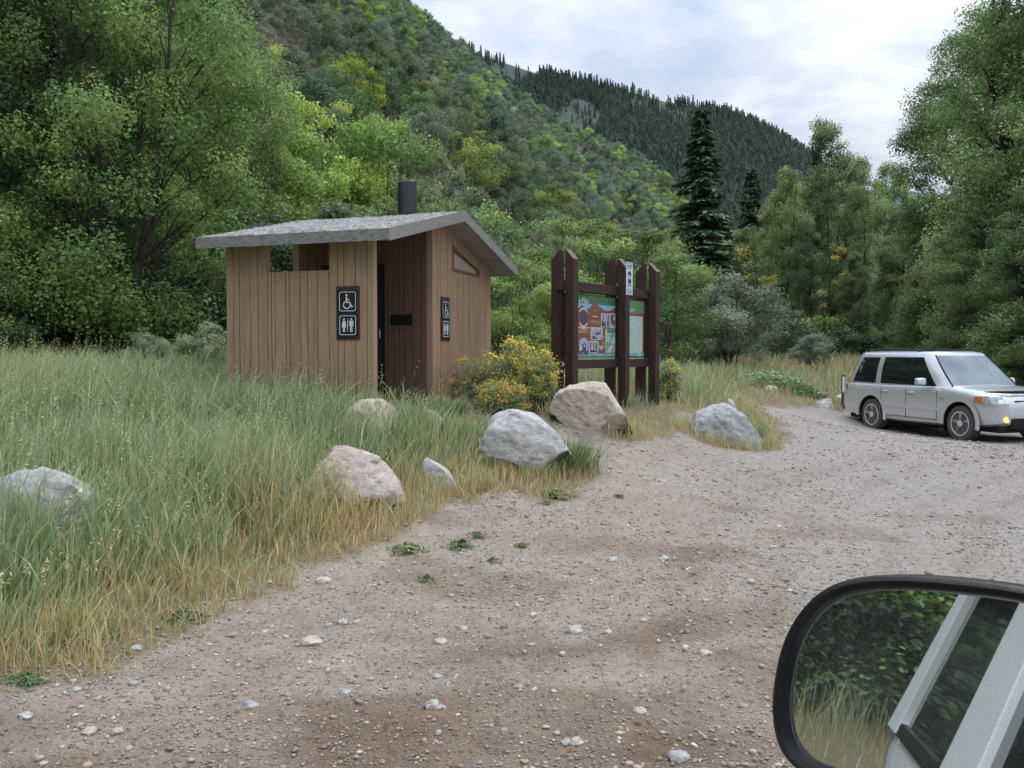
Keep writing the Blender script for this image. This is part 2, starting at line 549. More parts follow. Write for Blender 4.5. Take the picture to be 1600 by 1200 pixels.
# ------------------------------------------------------------------ ground sheet
def track(X, Y):
    r_ = np.hypot(X - 14, Y - 2.5); s_ = np.arctan2(Y - 2.5, X - 14) * 12.5
    t, h = 0, 0
    for R0 in (13.4, 11.75, 12.7, 11.1):
        g = np.exp(-((r_ - R0 - .12 * fbm(X * .5, Y * .5, 2, 81)) / .13) ** 2)
        t = t + g; h = h - .016 * g + .009 * g * np.sin(s_ * 42) + .012 * np.exp(-((np.abs(r_ - R0) - .24) / .07) ** 2)
    return np.clip(t, 0, 1), h * (Y > 0)


def relief(X, Y):
    rx = X * .93 + Y * .37; ry = -X * .37 + Y * .93
    rel = .03 * fbm(X * .9, Y * .9, 3, 21) + .016 * fbm(X * 5, Y * 5, 3, 22) + .018 * fbm(rx * 1.2, ry * 9, 3, 27)
    rel = rel + .006 * vnoise(rx * 14 + 2 * vnoise(X * 3, Y * 3, 4), ry * 3, 31) + track(X, Y)[1]
    return rel * sstep(45, 12, np.hypot(X, Y))


def make_ground():
    fr = np.radians(np.arange(-40, 40.001, .2))
    th = np.concatenate([np.radians(np.arange(-180, -40, 2.0)), fr, np.radians(np.arange(42, 180, 2.0))])
    r = [.6]
    while r[-1] < 900:
        r.append(r[-1] * (1.0042 if 2.5 < r[-1] < 16 else 1.012 if r[-1] < 40 else 1.05))
    r = np.array(r)
    nt_, nr = len(th), len(r)
    X = np.outer(r, np.sin(th)); Y = np.outer(r, np.cos(th))
    Z = gz(X, Y)
    d = np.full(X.shape, 5.0)
    near = np.hypot(X, Y) < 60
    d[near] = sdist(X[near], Y[near])
    dn = d + .28 * fbm(X * 1.7, Y * 1.7, 3, 3) + .12 * fbm(X * 7, Y * 7, 2, 9)
    road = sstep(.12, -.16, dn)
    # surface relief
    nn = np.hypot(X, Y)
    amp = sstep(45, 12, nn)
    # wheel ruts running along the drive
    rx = X * .93 + Y * .37; ry = -X * .37 + Y * .93
    Z = Z + relief(X, Y) + .008 * np.abs(fbm(X * 22, Y * 22, 2, 23)) * amp
    damp = sstep(-.12, .22, fbm(rx * .35 + 3.3, ry * 1.1 + 1.7, 3, 41)) * sstep(9.5, 7.0, nn) * sstep(3.0, .2, X) * sstep(-.1, -.9, d)
    damp = np.clip(damp + .55 * sstep(.1, .35, fbm(X * .6, Y * 1.2, 3, 44)) * sstep(16, 6, nn), 0, 1) * .9
    damp = np.clip(damp + .45 * sstep(7.0, 4.5, nn) * sstep(2.2, .4, X) * (.6 + fbm(X * 1.3, Y * 1.3, 3, 45)), 0, 1)
    trk = track(X, Y)[0]
    damp = np.clip(damp + .35 * trk * (.5 + fbm(X * 3, Y * 3, 2, 46)), 0, 1)
    V = np.stack([X, Y, Z], -1).reshape(-1, 3)
    idx = np.arange(nr * nt_).reshape(nr, nt_)
    j2 = (np.arange(nt_) + 1) % nt_
    q = np.stack([idx[:-1], idx[:-1][:, j2], idx[1:][:, j2], idx[1:]], -1).reshape(-1, 4)[:, ::-1]
    cz = hill(X, Y)
    fhill = cz.ravel()[q].mean(1) > 1.2
    froad = (road.ravel()[q].mean(1) > .5) & ~fhill
    out = {}
    for name, sel in (('gravel_road', froad), ('ground', ~froad & ~fhill), ('hillside', fhill)):
        f = q[sel]
        u, inv = np.unique(f, return_inverse=True)
        me = npmesh(name, V[u], [inv.reshape(-1, 4)], M['road'], smooth=True, extra={'road': road.ravel()[u], 'damp': damp.ravel()[u]})
        o = link(name, me); tag(o, kind='structure'); out[name] = o
    # close the hole under the camera
    return out


GROUND = make_ground()
cap = MB()
cap.add([(.6 * math.sin(a) * 1.001, .6 * math.cos(a) * 1.001, gz1(.6 * math.sin(a), .6 * math.cos(a))) for a in np.radians(np.arange(0, 360, 10))], [tuple(range(36))[::-1]])
tag(cap.build('ground', M['road']), kind='structure')


def surf(x, y):  # ground with its relief, approx
    return gz(x, y) + relief(np.asarray(x, float), np.asarray(y, float))


def sf1(x, y): return float(surf(np.array([x]), np.array([y]))[0])


# ------------------------------------------------------------------ gravel stones
def ico(sub=0):
    bm = bmesh.new(); bmesh.ops.create_icosphere(bm, subdivisions=sub + 1, radius=1)
    v = np.array([x.co[:] for x in bm.verts]); f = np.array([[a.index for a in p.verts] for p in bm.faces]); bm.free()
    return v, f


def stones_mesh(name, X, Y, S, sub=0, sink=.25, cols=None):
    n = len(X)
    tv, tf = ico(sub)
    k = len(tv)
    v = np.repeat(tv[None], n, 0) * (1 + R.uniform(-.32, .25, (n, k, 1)))
    v *= R.uniform(.6, 1.25, (n, 1, 3)) * np.array([1, 1, .6])
    a = R.uniform(0, 6.28, n); tl = R.uniform(-.4, .4, n)
    c, s = np.cos(tl), np.sin(tl)
    y2, z2 = v[..., 1] * c[:, None] - v[..., 2] * s[:, None], v[..., 1] * s[:, None] + v[..., 2] * c[:, None]
    v[..., 1], v[..., 2] = y2, z2
    c, s = np.cos(a), np.sin(a)
    x2, y2 = v[..., 0] * c[:, None] - v[..., 1] * s[:, None], v[..., 0] * s[:, None] + v[..., 1] * c[:, None]
    v[..., 0], v[..., 1] = x2, y2
    v *= S[:, None, None]
    v += np.stack([X, Y, surf(X, Y) + S * (.35 - sink) + .004], -1)[:, None]
    f = (tf[None] + (np.arange(n) * k)[:, None, None]).reshape(-1, 3)
    if cols is None:
        pal = np.array([(.40, .34, .285), (.34, .28, .225), (.47, .41, .345), (.38, .37, .36), (.33, .33, .335), (.56, .53, .48), (.44, .34, .26), (.30, .245, .20), (.37, .30, .24)])
        cols = pal[R.integers(0, len(pal), n)] * R.uniform(.75, 1.12, (n, 1))
    return npmesh(name, v.reshape(-1, 3), [f], M['cobble'], np.repeat(cols, k, 0))


def gravel():
    n = 85000
    Y = 2.6 + (R.uniform(0, 1, n) ** 1.5) * 15
    X = R.uniform(-.66, .66, n) * Y
    d = sdist(X, Y) + .28 * fbm(X * 1.7, Y * 1.7, 3, 3)
    dens = .55 + .9 * fbm(X * .8, Y * .8, 3, 61)
    keep = (d < .15) & (R.uniform(0, 1, n) < np.clip(dens, .15, 1)) & ~((np.hypot(X - .3, Y + .4) < .9))
    X, Y = X[keep], Y[keep]
    S = np.clip(np.exp(R.normal(-5.25, .58, len(X))), .003, .026) * (.75 + Y / 13)
    o = link('gravel', stones_mesh('gravel', X, Y, S))
    tag(o, 'loose grey and tan gravel scattered over the dirt drive', 'gravel', kind='stuff')


gravel()


def loose_stones():
    T = [(487, 1003, 34, 'rock_tan', 'brown-grey fist-sized stone half sunk in the damp dirt below the grass'),
         (678, 1103, 30, 'rock_grey', 'pale pointed stone lying alone in the bottom middle of the drive'),
         (540, 1086, 18, 'rock_blue', 'small blue-grey chip left of the pale pointed stone'),
         (900, 989, 27, 'rock_grey', 'whitish wedge-shaped stone in the middle of the drive'),
         (950, 993, 14, 'rock_tan', 'small round tan stone just right of the whitish wedge stone'),
         (1060, 1187, 34, 'rock_blue', 'smooth oval grey cobble at the bottom edge left of the mirror'),
         (690, 1008, 24, 'rock_tan', 'flat dark brown stone in the damp dirt right of centre-left'),
         (957, 878, 18, 'rock_grey', 'pale flat stone farther up the drive with a twin to its right'),
         (213, 1015, 20, 'rock_grey', 'round white stone at the edge of the dry grass'),
         (505, 912, 24, 'rock_tan', 'flat cream stone where the drive meets the grass'),
         (535, 975, 17, 'rock_grey', 'small white stone above the brown-grey fist-sized stone'),
         (40, 1123, 22, 'rock_grey', 'grey stone near the left edge of the drive'),
         (140, 1145, 24, 'rock_tan', 'cream stone in the lower left corner of the drive'),
         (185, 1152, 22, 'rock_pink', 'angular pinkish stone next to the cream corner stone'),
         (723, 983, 16, 'rock_grey', 'pale stone between the flat brown stone and the grass'),
         (68, 1192, 14, 'rock_grey', 'small white pebble at the bottom left corner'),
         (1037, 878, 18, 'rock_grey', 'pale flat stone right of its twin on the drive'),
         (1000, 1112, 22, 'rock_pink', 'reddish oval stone in the gravel near the bottom'),
         (885, 1165, 20, 'rock_blue', 'blue-grey stone beside the reddish brown square stone'),
         (900, 1162, 24, 'rock_tan', 'reddish brown square stone low in the drive'),
         (395, 1112, 20, 'rock_blue', 'grey stone chip low in the drive left of centre'),
         (120, 1079, 14, 'rock_grey', 'small light stone above the cream corner stone'),
         (1100, 1030, 20, 'rock_tan', 'tan oval stone in the gravel left of the mirror'),
         (682, 1058, 16, 'rock_blue', 'blue-grey chip above the pale pointed stone'),
         (415, 990, 12, 'rock_grey', 'tiny white pebble left of the fist-sized stone')]
    tv, tf = ico(2)
    for k, (px, py, w, mt, lab) in enumerate(T):
        x, y = ghit(px, py)
        s = w * y / F / 2
        rg = np.random.default_rng(100 + k)
        v = facet(tv, rg, 7, .75) * np.array([1, .8, .55]) * s
        v += .06 * s * rg.normal(size=v.shape)
        a = rg.uniform(0, 6.28)
        a = a * .1 - .3; v = np.stack([v[:, 0] * math.cos(a) - v[:, 1] * math.sin(a), v[:, 0] * math.sin(a) + v[:, 1] * math.cos(a), v[:, 2]], 1)
        o = link('stone', npmesh('stone', v, [tf], M[mt]), loc=(x, y, sf1(x, y) + s * .16))
        tag(o, lab, 'stone', 'larger stones lying on the drive')


def facet(v, rg, npl, lo):
    """push unit-sphere points onto a random polyhedron"""
    n = rg.normal(size=(npl, 3)); n /= np.linalg.norm(n, axis=1)[:, None]
    d = rg.uniform(lo, 1.0, npl)
    dots = v @ n.T
    r = np.where(dots > .05, d / np.maximum(dots, .05), 9).min(1)
    return v * np.minimum(r, 1.08)[:, None]


loose_stones()

# ------------------------------------------------------------------ boulders
def n3(v, s, seed):
    return (fbm(v[:, 0] * s + v[:, 2] * s * .7, v[:, 1] * s - v[:, 2] * s * .6, 4, seed) + fbm(v[:, 2] * s + 7, v[:, 0] * s * .8 + v[:, 1] * s * .6, 4, seed + 3)) * .5


def boulder(x0, x1, ytop, ybase, Y, mat, label, seed, depth=.8, prof=None, planes=12, low=.60):
    p0, p1 = unproj(x0, ybase, Y), unproj(x1, ybase, Y)
    w = (p1[0] - p0[0]) / 2
    ztop = unproj(x0, ytop, Y)[2]
    cx = (p0[0] + p1[0]) / 2
    zb = min(gz1(cx, Y), p0[2])
    h = (ztop - zb) * 1.0
    tv, tf = ico(5 if x1 - x0 > 90 else 4)
    rg = np.random.default_rng(seed)
    v = facet(tv, rg, planes, low)
    lo, hi = v.min(0), v.max(0)
    v = (v - (lo + hi) / 2) / ((hi - lo) / 2)
    # silhouette: top profile over x in -1..1
    zz = ((v[:, 2] + 1) / 2) ** .72
    if prof is not None:
        px = np.interp(v[:, 0], [a for a, b in prof], [b for a, b in prof])
        zz = np.minimum(zz, 1.0) * (.45 + .55 * px)
        zz = np.where(zz > px, px + (zz - px) * .15, zz)
        zz = zz / max(zz.max(), 1e-6)
    bx = np.sign(v[:, 0]) * np.abs(v[:, 0]) ** .85; by = np.sign(v[:, 1]) * np.abs(v[:, 1]) ** .8
    v = np.stack([bx * w * 1.04, by * w * depth, zz * (h + .3) - .3], 1)
    nn = np.array(v) - np.array([0, 0, h * .4]); nn /= np.linalg.norm(nn, axis=1)[:, None] + 1e-9
    cr = np.abs(n3(v, 1.5 / w, seed)); cr2 = np.abs(n3(v, 4.0 / w, seed + 5))
    v += nn * ((.05 - cr * .20) * w + (.012 - cr2 * .07) * w + n3(v, 9 / w, seed + 9) * .03 * w)[:, None]
    o = link('boulder', npmesh('boulder', v, [tf], M[mat], smooth=True), loc=(cx, Y, zb))
    o.data.set_sharp_from_angle(angle=math.radians(28))
    tag(o, label, 'boulder', 'boulders along the edge of the drive')
    return o


boulder(734, 893, 640, 738, 10.2, 'rock_grey', 'large pale grey boulder in the grass in front of the flowering bush', 11, .75, [(-1, .25), (-.75, .5), (-.45, .9), (-.1, 1), (.15, .95), (.6, .72), (.9, .5), (1, .3)])
boulder(860, 985, 598, 662, 12.0, 'rock_tan', 'big tan boulder lying right in front of the information kiosk', 12, .7, [(-1, .45), (-.8, .85), (-.3, 1), (.25, .98), (.6, .6), (1, .15)])
boulder(1080, 1187, 632, 700, 13.4, 'rock_blue', 'flat-topped grey-white boulder on the grassy island by the drive', 13, .6, [(-1, .85), (-.7, 1), (0, .98), (.3, .85), (.65, .65), (1, .4)])
boulder(466, 626, 700, 785, 8.5, 'rock_pink', 'white and pink boulder rising from the dry grass at the verge', 14, .7, [(-1, .45), (-.6, .78), (-.25, 1), (.1, .96), (.5, 1), (.75, .72), (1, .4)])
boulder(-45, 152, 730, 840, 6.7, 'rock_grey', 'rounded white boulder half hidden in tall grass at the left edge', 15, .7, [(-1, .7), (0, .92), (.55, 1), (.85, .9), (1, .5)])
boulder(538, 622, 624, 668, 10.2, 'rock_tan', 'low pale boulder in the grass below the toilet doorway', 16, .7)
boulder(646, 708, 640, 676, 11.0, 'rock_blue', 'small grey boulder right of the low pale one beneath the doorway', 17, .7, [(-1, 1), (-.5, .9), (0, .8), (1, .35)])
boulder(658, 728, 714, 752, 9.2, 'rock_grey', 'flat wedge-shaped white rock between the pink and the large grey boulder', 18, .6, [(-1, .7), (-.7, 1), (0, .75), (1, .15)])
boulder(1136, 1154, 622, 650, 15.0, 'rock_grey', 'small upright pale stone behind the flat-topped boulder', 19, .6, [(-1, 1), (0, .9), (1, .4)])
boulder(1182, 1216, 603, 616, 22.0, 'rock_tan', 'flat light tan rock in the meadow beyond the drive', 20, .7)
boulder(1274, 1302, 623, 642, 21.2, 'rock_grey', 'small angular white rock left of the marker post', 21, .7)
boulder(1302, 1345, 611, 640, 22.3, 'rock_tan', 'blocky tan rock behind the marker post', 22, .7, [(-1, .9), (1, 1)])
boulder(692, 716, 632, 652, 12.2, 'rock_tan', 'small brown stone at the foot of the toilet corner', 23, .7)
boulder(186, 232, 783, 812, 7.0, 'rock_grey', 'low white rock peeping out of the grass right of the rounded white boulder', 24, .6)

# ------------------------------------------------------------------ toilet building
YAW = .3221
U1 = np.array([-math.cos(YAW), math.sin(YAW), 0]); U2 = np.array([math.sin(YAW), math.cos(YAW), 0])
BO = np.array([-1.79, 11.0, 0.0])
AW, AM, BC, BB = 2.242, 2.40, 1.895, 4.459
ZE, HR, OV, OVR, OVL, ZT = 3.164, .605, .297, .371, .13, .13
Z0 = .72


def G(a, b, z): return BO + a * U1 + b * U2 + np.array([0, 0, z])


def roof_under(b):
    return ZE + HR * (1 - abs(b - BB / 2) / (BB / 2 + OV))


def plank_wall(mb, org, ud, nd, length, z0, top, openings, th, seed, u_start=0.0):
    """vertical boards along ud, outer face towards nd; openings: (ua, ub, zlo, zhi funcs)"""
    rg = random.Random(seed)
    u, strips = u_start, []
    while u < length - 1e-6:
        w = rg.choice([.055, .09, .13, .15, .17, .11, .06])
        if length - u - w < .07: w = length - u
        strips.append((u, min(u + w - .010, length), 0)); strips.append((u + w - .010, min(u + w, length), 1))
        u += w
    if strips and strips[-1][2] == 1: strips.pop(); strips[-1] = (strips[-1][0], length, 0)
    for s0, s1, g in strips:
        cuts = sorted({s0, s1, *[c for o in openings for c in o[:2] if s0 < c < s1]})
        off = -.014 if g else rg.uniform(-.0035, .0015)
        mb.cur = 1 if g else 0
        for a, b in zip(cuts[:-1], cuts[1:]):
            m = (a + b) / 2
            segs = [(lambda t: z0, top)]
            for (oa, ob, lo, hi) in openings:
                if oa <= m <= ob:
                    segs = [(lambda t: z0, lo)] + ([(hi, top)] if hi is not None else [])
            for lo_, hi_ in segs:
                P = []
                for dz in (lo_, hi_):
                    for (uu, dd) in ((a, off), (b, off), (b, -th), (a, -th)):
                        p = org + ud * uu + nd * dd; P.append((p[0], p[1], dz(uu)))
                mb.hexa(P)
    mb.cur = 0


bld = empty('toilet_building', G(AW / 2, BB / 2, Z0)); bld.rotation_euler = (0, 0, 0)
tag(bld, 'brown board-sided toilet building with grey gable roof and black vent pipe', 'toilet building')
BL = Vector(bld.location)


def bpart(mb, name, mats, parent=None, smooth=None, bevel=0):
    o = mb.build(name, mats, None, smooth, bevel)
    o.parent = parent or bld
    o.matrix_parent_inverse = Matrix.Translation(-BL)
    return o


def rel(mb):
    mb.v = [(x - BL.x, y - BL.y, z - BL.z) for x, y, z in mb.v]
    return mb


def bp(mb, name, mats, parent=None, smooth=None, bevel=0):
    return rel(mb).build(name, mats, parent or bld, smooth, bevel)


W2 = [M['wall'], M['groove']]
# privacy screen wall (front), opening under the eave
zo = 2.84
ua, ub = .66, 1.605


def inv_a(px):  # a on screen plane
    lo, hi = -1, 4
    for _ in range(50):
        mid = (lo + hi) / 2; p = G(mid, 0, 2)
        if 800 + F * p[0] / p[1] > px: lo = mid
        else: hi = mid
    return lo


ua, ub = inv_a(515), inv_a(416.5)
mb = MB(); plank_wall(mb, G(0, 0, 0), U1, -U2, AW, Z0, lambda t: roof_under(.0) - .002, [(ua, ub, lambda t: zo, None)], .11, 3)
bp(mb, 'screen_wall', W2, bevel=0)
# gable wall (right), a = 0, from b = BC to BB


def inv_b(px):
    lo, hi = 0, 6
    for _ in range(50):
        mid = (lo + hi) / 2; p = G(0, mid, 2)
        if 800 + F * p[0] / p[1] < px: lo = mid
        else: hi = mid
    return lo


def zat(px, py, P): return float(unproj(px, py, P[1])[2])


wb0, wb1 = inv_b(707.5), inv_b(748.5)
zl0, zl1 = zat(707.5, 424.5, G(0, wb0, 0)), zat(748.5, 432.5, G(0, wb1, 0))
zh0, zh1 = zat(707.5, 383, G(0, wb0, 0)), zat(748.5, 424, G(0, wb1, 0))
zl = (zl0 + zl1) / 2
wtop = lambda t: zh0 + (zh1 - zh0) * (t - (wb0 - BC)) / (wb1 - wb0)
mb = MB(); plank_wall(mb, G(0, BC, 0), U2, -U1, BB - BC, Z0, lambda t: roof_under(t + BC) - .002, [(wb0 - BC, wb1 - BC, lambda t: zl, wtop)], .10, 5)
bp(mb, 'gable_wall', W2)
# far gable wall, back wall, inner front wall with door
mb = MB(); plank_wall(mb, G(AM, BC, 0), U2, U1, BB - BC, Z0, lambda t: roof_under(t + BC) - .002, [], .10, 6); bp(mb, 'gable_wall', W2)
mb = MB(); plank_wall(mb, G(.1, BB, 0), U1, U2, AM - .2, Z0, lambda t: roof_under(BB) - .002, [], .10, 7); bp(mb, 'back_wall', W2)
DA, DB, DZ = .80, 1.93, 3.13
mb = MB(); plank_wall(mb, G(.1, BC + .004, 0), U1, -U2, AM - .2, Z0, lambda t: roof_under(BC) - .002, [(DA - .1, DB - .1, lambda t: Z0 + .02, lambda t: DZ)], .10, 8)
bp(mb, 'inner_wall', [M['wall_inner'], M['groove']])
# floor slab
mb = MB(); mb.prism([G(0, .115, .70), G(AM, .115, .70), G(AM, BB, .70), G(0, BB, .70)], (0, 0, .2)); bp(mb, 'floor_slab', M['soffit'])
# door leaf, set back in its opening, with handle and hinges
mb = MB(); mb.prism([G(DA + .01, BC + .075, .93), G(DB - .01, BC + .075, .93), G(DB - .01, BC + .075, DZ - .01), G(DA + .01, BC + .075, DZ - .01)], tuple(U2 * .045))
dr = bp(mb, 'door', M['door'])
mb = MB(); mb.tube([G(DA + .10, BC + .03, 1.98), G(DA + .10, BC + .03, 2.12)], .012, 8); mb.tube([G(DA + .10, BC + .03, 2.05), G(DA + .10, BC + .075, 2.05)], .01, 8)
bp(mb, 'handle', M['metal'], dr)
# black recessed vent in the inner wall
mb = MB()
a0, a1 = .33, .70
for (p, q, r_, s_) in ((a0 - .03, a1 + .03, 2.14, 2.17), (a0 - .03, a1 + .03, 2.34, 2.37), (a0 - .03, a0, 2.17, 2.34), (a1, a1 + .03, 2.17, 2.34)):
    mb.prism([G(p, BC - .014, r_), G(q, BC - .014, r_), G(q, BC - .014, s_), G(p, BC - .014, s_)], tuple(U2 * .012))
vt = bp(mb, 'vent', M['trim'])
mb = MB(); mb.prism([G(a0, BC - .006, 2.17), G(a1, BC - .006, 2.17), G(a1, BC - .006, 2.34), G(a0, BC - .006, 2.34)], tuple(U2 * .004))
for k in range(6):
    z = 2.175 + k * .028
    mb.prism([G(a0, BC - .012, z), G(a1, BC - .012, z), G(a1, BC - .007, z + .012), G(a0, BC - .007, z + .012)], (0, 0, .004))
bp(mb, 'louvre', M['dark'], vt)
# gable window: frame + beige pane
mb = MB()
fw = .045
cor = [(wb0, zl), (wb1, zl), (wb1, zh1), (wb0, zh0)]
cx_, cz_ = sum(c[0] for c in cor) / 4, sum(c[1] for c in cor) / 4
inn = [(wb0 + fw, zl + fw), (wb1 - fw * .8, zl + fw), (wb1 - fw * .8, zh1 + fw * .3), (wb0 + fw, zh0 - fw * 1.6)]
for i in range(4):
    j = (i + 1) % 4
    q = [cor[i], cor[j], inn[j], inn[i]]
    mb.prism([G(-.012, b, z) for b, z in q], tuple(U1 * .09))
wf = bp(mb, 'window', M['trim'])
mb = MB(); mb.prism([G(.03, b, z) for b, z in inn], tuple(U1 * .01)); bp(mb, 'pane', M['beige'], wf)
# roof: two slabs of shake with thick weathered edge
mb = MB()
mid = BB / 2
half = mid + OV
A0, A1 = -OVR, AW + OVL + .09


def roofpt(a, b, dz): return G(a, b, roof_under(b) + dz)


rgr = random.Random(4)
nrow, ncol = 15, 26
for side in (0, 1):
    bs = np.linspace(-OV, mid, nrow + 1) if side == 0 else np.linspace(BB + OV, mid, nrow + 1)
    # slab body
    P = [roofpt(A0, bs[0], 0), roofpt(A1, bs[0], 0), roofpt(A1, bs[-1], 0), roofpt(A0, bs[-1], 0)]
    mb.cur = 1
    mb.hexa([*P, *[p + np.array([0, 0, ZT - .012]) for p in P]])
    mb.cur = 0
    # courses of shakes
    for r_ in range(nrow):
        a = A0
        while a < A1 - 1e-6:
            w = rgr.uniform(.07, .17)
            e = min(a + w, A1)
            lift = rgr.uniform(.006, .024)
            jit = rgr.uniform(-.04, .04) if r_ else 0
            b0, b1 = bs[r_] + jit, bs[r_ + 1]
            q = [roofpt(a, b0, ZT - .011), roofpt(e - .004, b0, ZT - .011), roofpt(e - .004, b1, ZT - .011), roofpt(a, b1, ZT - .011)]
            t = [roofpt(a, b0, ZT + lift), roofpt(e - .004, b0, ZT + lift), roofpt(e - .004, b1, ZT - .004), roofpt(a, b1, ZT - .004)]
            mb.hexa([*q, *t]); a = e
roof = bp(mb, 'roof', [M['roof'], M['soffit']])
# weathered fascia boards
mb = MB()
for side in (0, 1):
    b0 = -OV if side == 0 else BB + OV
    sg = -1 if side == 0 else 1
    q = [roofpt(A0 - .02, b0, -.012), roofpt(A1 + .02, b0, -.012), roofpt(A1 + .02, b0, ZT + .002), roofpt(A0 - .02, b0, ZT + .002)]
    mb.prism(q, tuple(U2 * sg * .022))
for a_, sg in ((A0 - .001, -1), (A1 + .001, 1)):
    for side in (0, 1):
        b0 = -OV if side == 0 else BB + OV
        q = [roofpt(a_, b0, -.018), roofpt(a_, mid, -.018), roofpt(a_, mid, ZT + .012), roofpt(a_, b0, ZT + .012)]
        mb.prism(q, tuple(U1 * (-sg) * -.02))
bp(mb, 'fascia', M['fascia'], roof)
# black vent stack
pv = G(1.089, 3.33, 0)
mb = MB(); mb.lathe([(.165, 3.3), (.165, 4.60), (.158, 4.63), (.12, 4.645), (.02, 4.65)], (pv[0], pv[1], 0), n=28)
vp = bp(mb, 'vent_pipe', M['blackpipe'], smooth=40)
mb = MB(); mb.tube([(pv[0] + .0, pv[1], 4.64), (pv[0], pv[1], 4.68)], .03, 8); bp(mb, 'cap_bolt', M['blackpipe'], vp)
# small utility box by the gable corner
mb = MB(); bu = inv_b(707); mb.prism([G(-.012, bu, .85), G(-.012, bu + .17, .85), G(-.012, bu + .17, 1.42), G(-.012, bu, 1.42)], tuple(-U1 * .07)); bp(mb, 'utility_box', M['trim'], bevel=.006)


# ------------------------------------------------------------------ flat drawing on boards
class Flat:
    def __init__(s, O, U, Nn): s.O, s.U, s.N = np.array(O, float), np.array(U, float), np.array(Nn, float); s.mb = MB()

    def p(s, u, v, w=0.0): return s.O + s.U * u + s.N * w + np.array([0, 0, v])

    def poly(s, pts, w): s.mb.prism([s.p(u, v, w) for u, v in pts], tuple(s.N * .0015)); return s

    def rect(s, u0, v0, u1, v1, w): return s.poly([(u0, v0), (u1, v0), (u1, v1), (u0, v1)], w)

    def disc(s, u, v, r, w, n=20, ry=None): return s.poly([(u + r * math.cos(6.2832 * k / n), v + (ry or r) * math.sin(6.2832 * k / n)) for k in range(n)], w)

    def strip(s, outer, inner, w, closed=True):
        n = len(outer)
        for i in range(n if closed else n - 1):
            j = (i + 1) % n
            s.poly([outer[i], outer[j], inner[j], inner[i]], w)
        return s

    def arc(s, u, v, r, t, a0, a1, w, n=20, ky=1.0):
        an = [math.radians(a0 + (a1 - a0) * k / n) for k in range(n + 1)]
        return s.strip([(u + (r + t / 2) * math.cos(a), v + ky * (r + t / 2) * math.sin(a)) for a in an], [(u + (r - t / 2) * math.cos(a), v + ky * (r - t / 2) * math.sin(a)) for a in an], w, False)

    def line(s, u0, v0, u1, v1, t, w):
        d = math.hypot(u1 - u0, v1 - v0); nx, ny = -(v1 - v0) / d * t / 2, (u1 - u0) / d * t / 2
        return s.poly([(u0 + nx, v0 + ny), (u0 - nx, v0 - ny), (u1 - nx, v1 - ny), (u1 + nx, v1 + ny)], w)

    def rr(s, u0, v0, u1, v1, r, t, w):
        def path(o):
            pts = []
            for cx, cy, a in ((u1 - r, v1 - r, 0), (u0 + r, v1 - r, 90), (u0 + r, v0 + r, 180), (u1 - r, v0 + r, 270)):
                for k in range(6):
                    an = math.radians(a + 18 * k); pts.append((cx + (r - o) * math.cos(an), cy + (r - o) * math.sin(an)))
            return pts
        return s.strip(path(0), path(t), w)


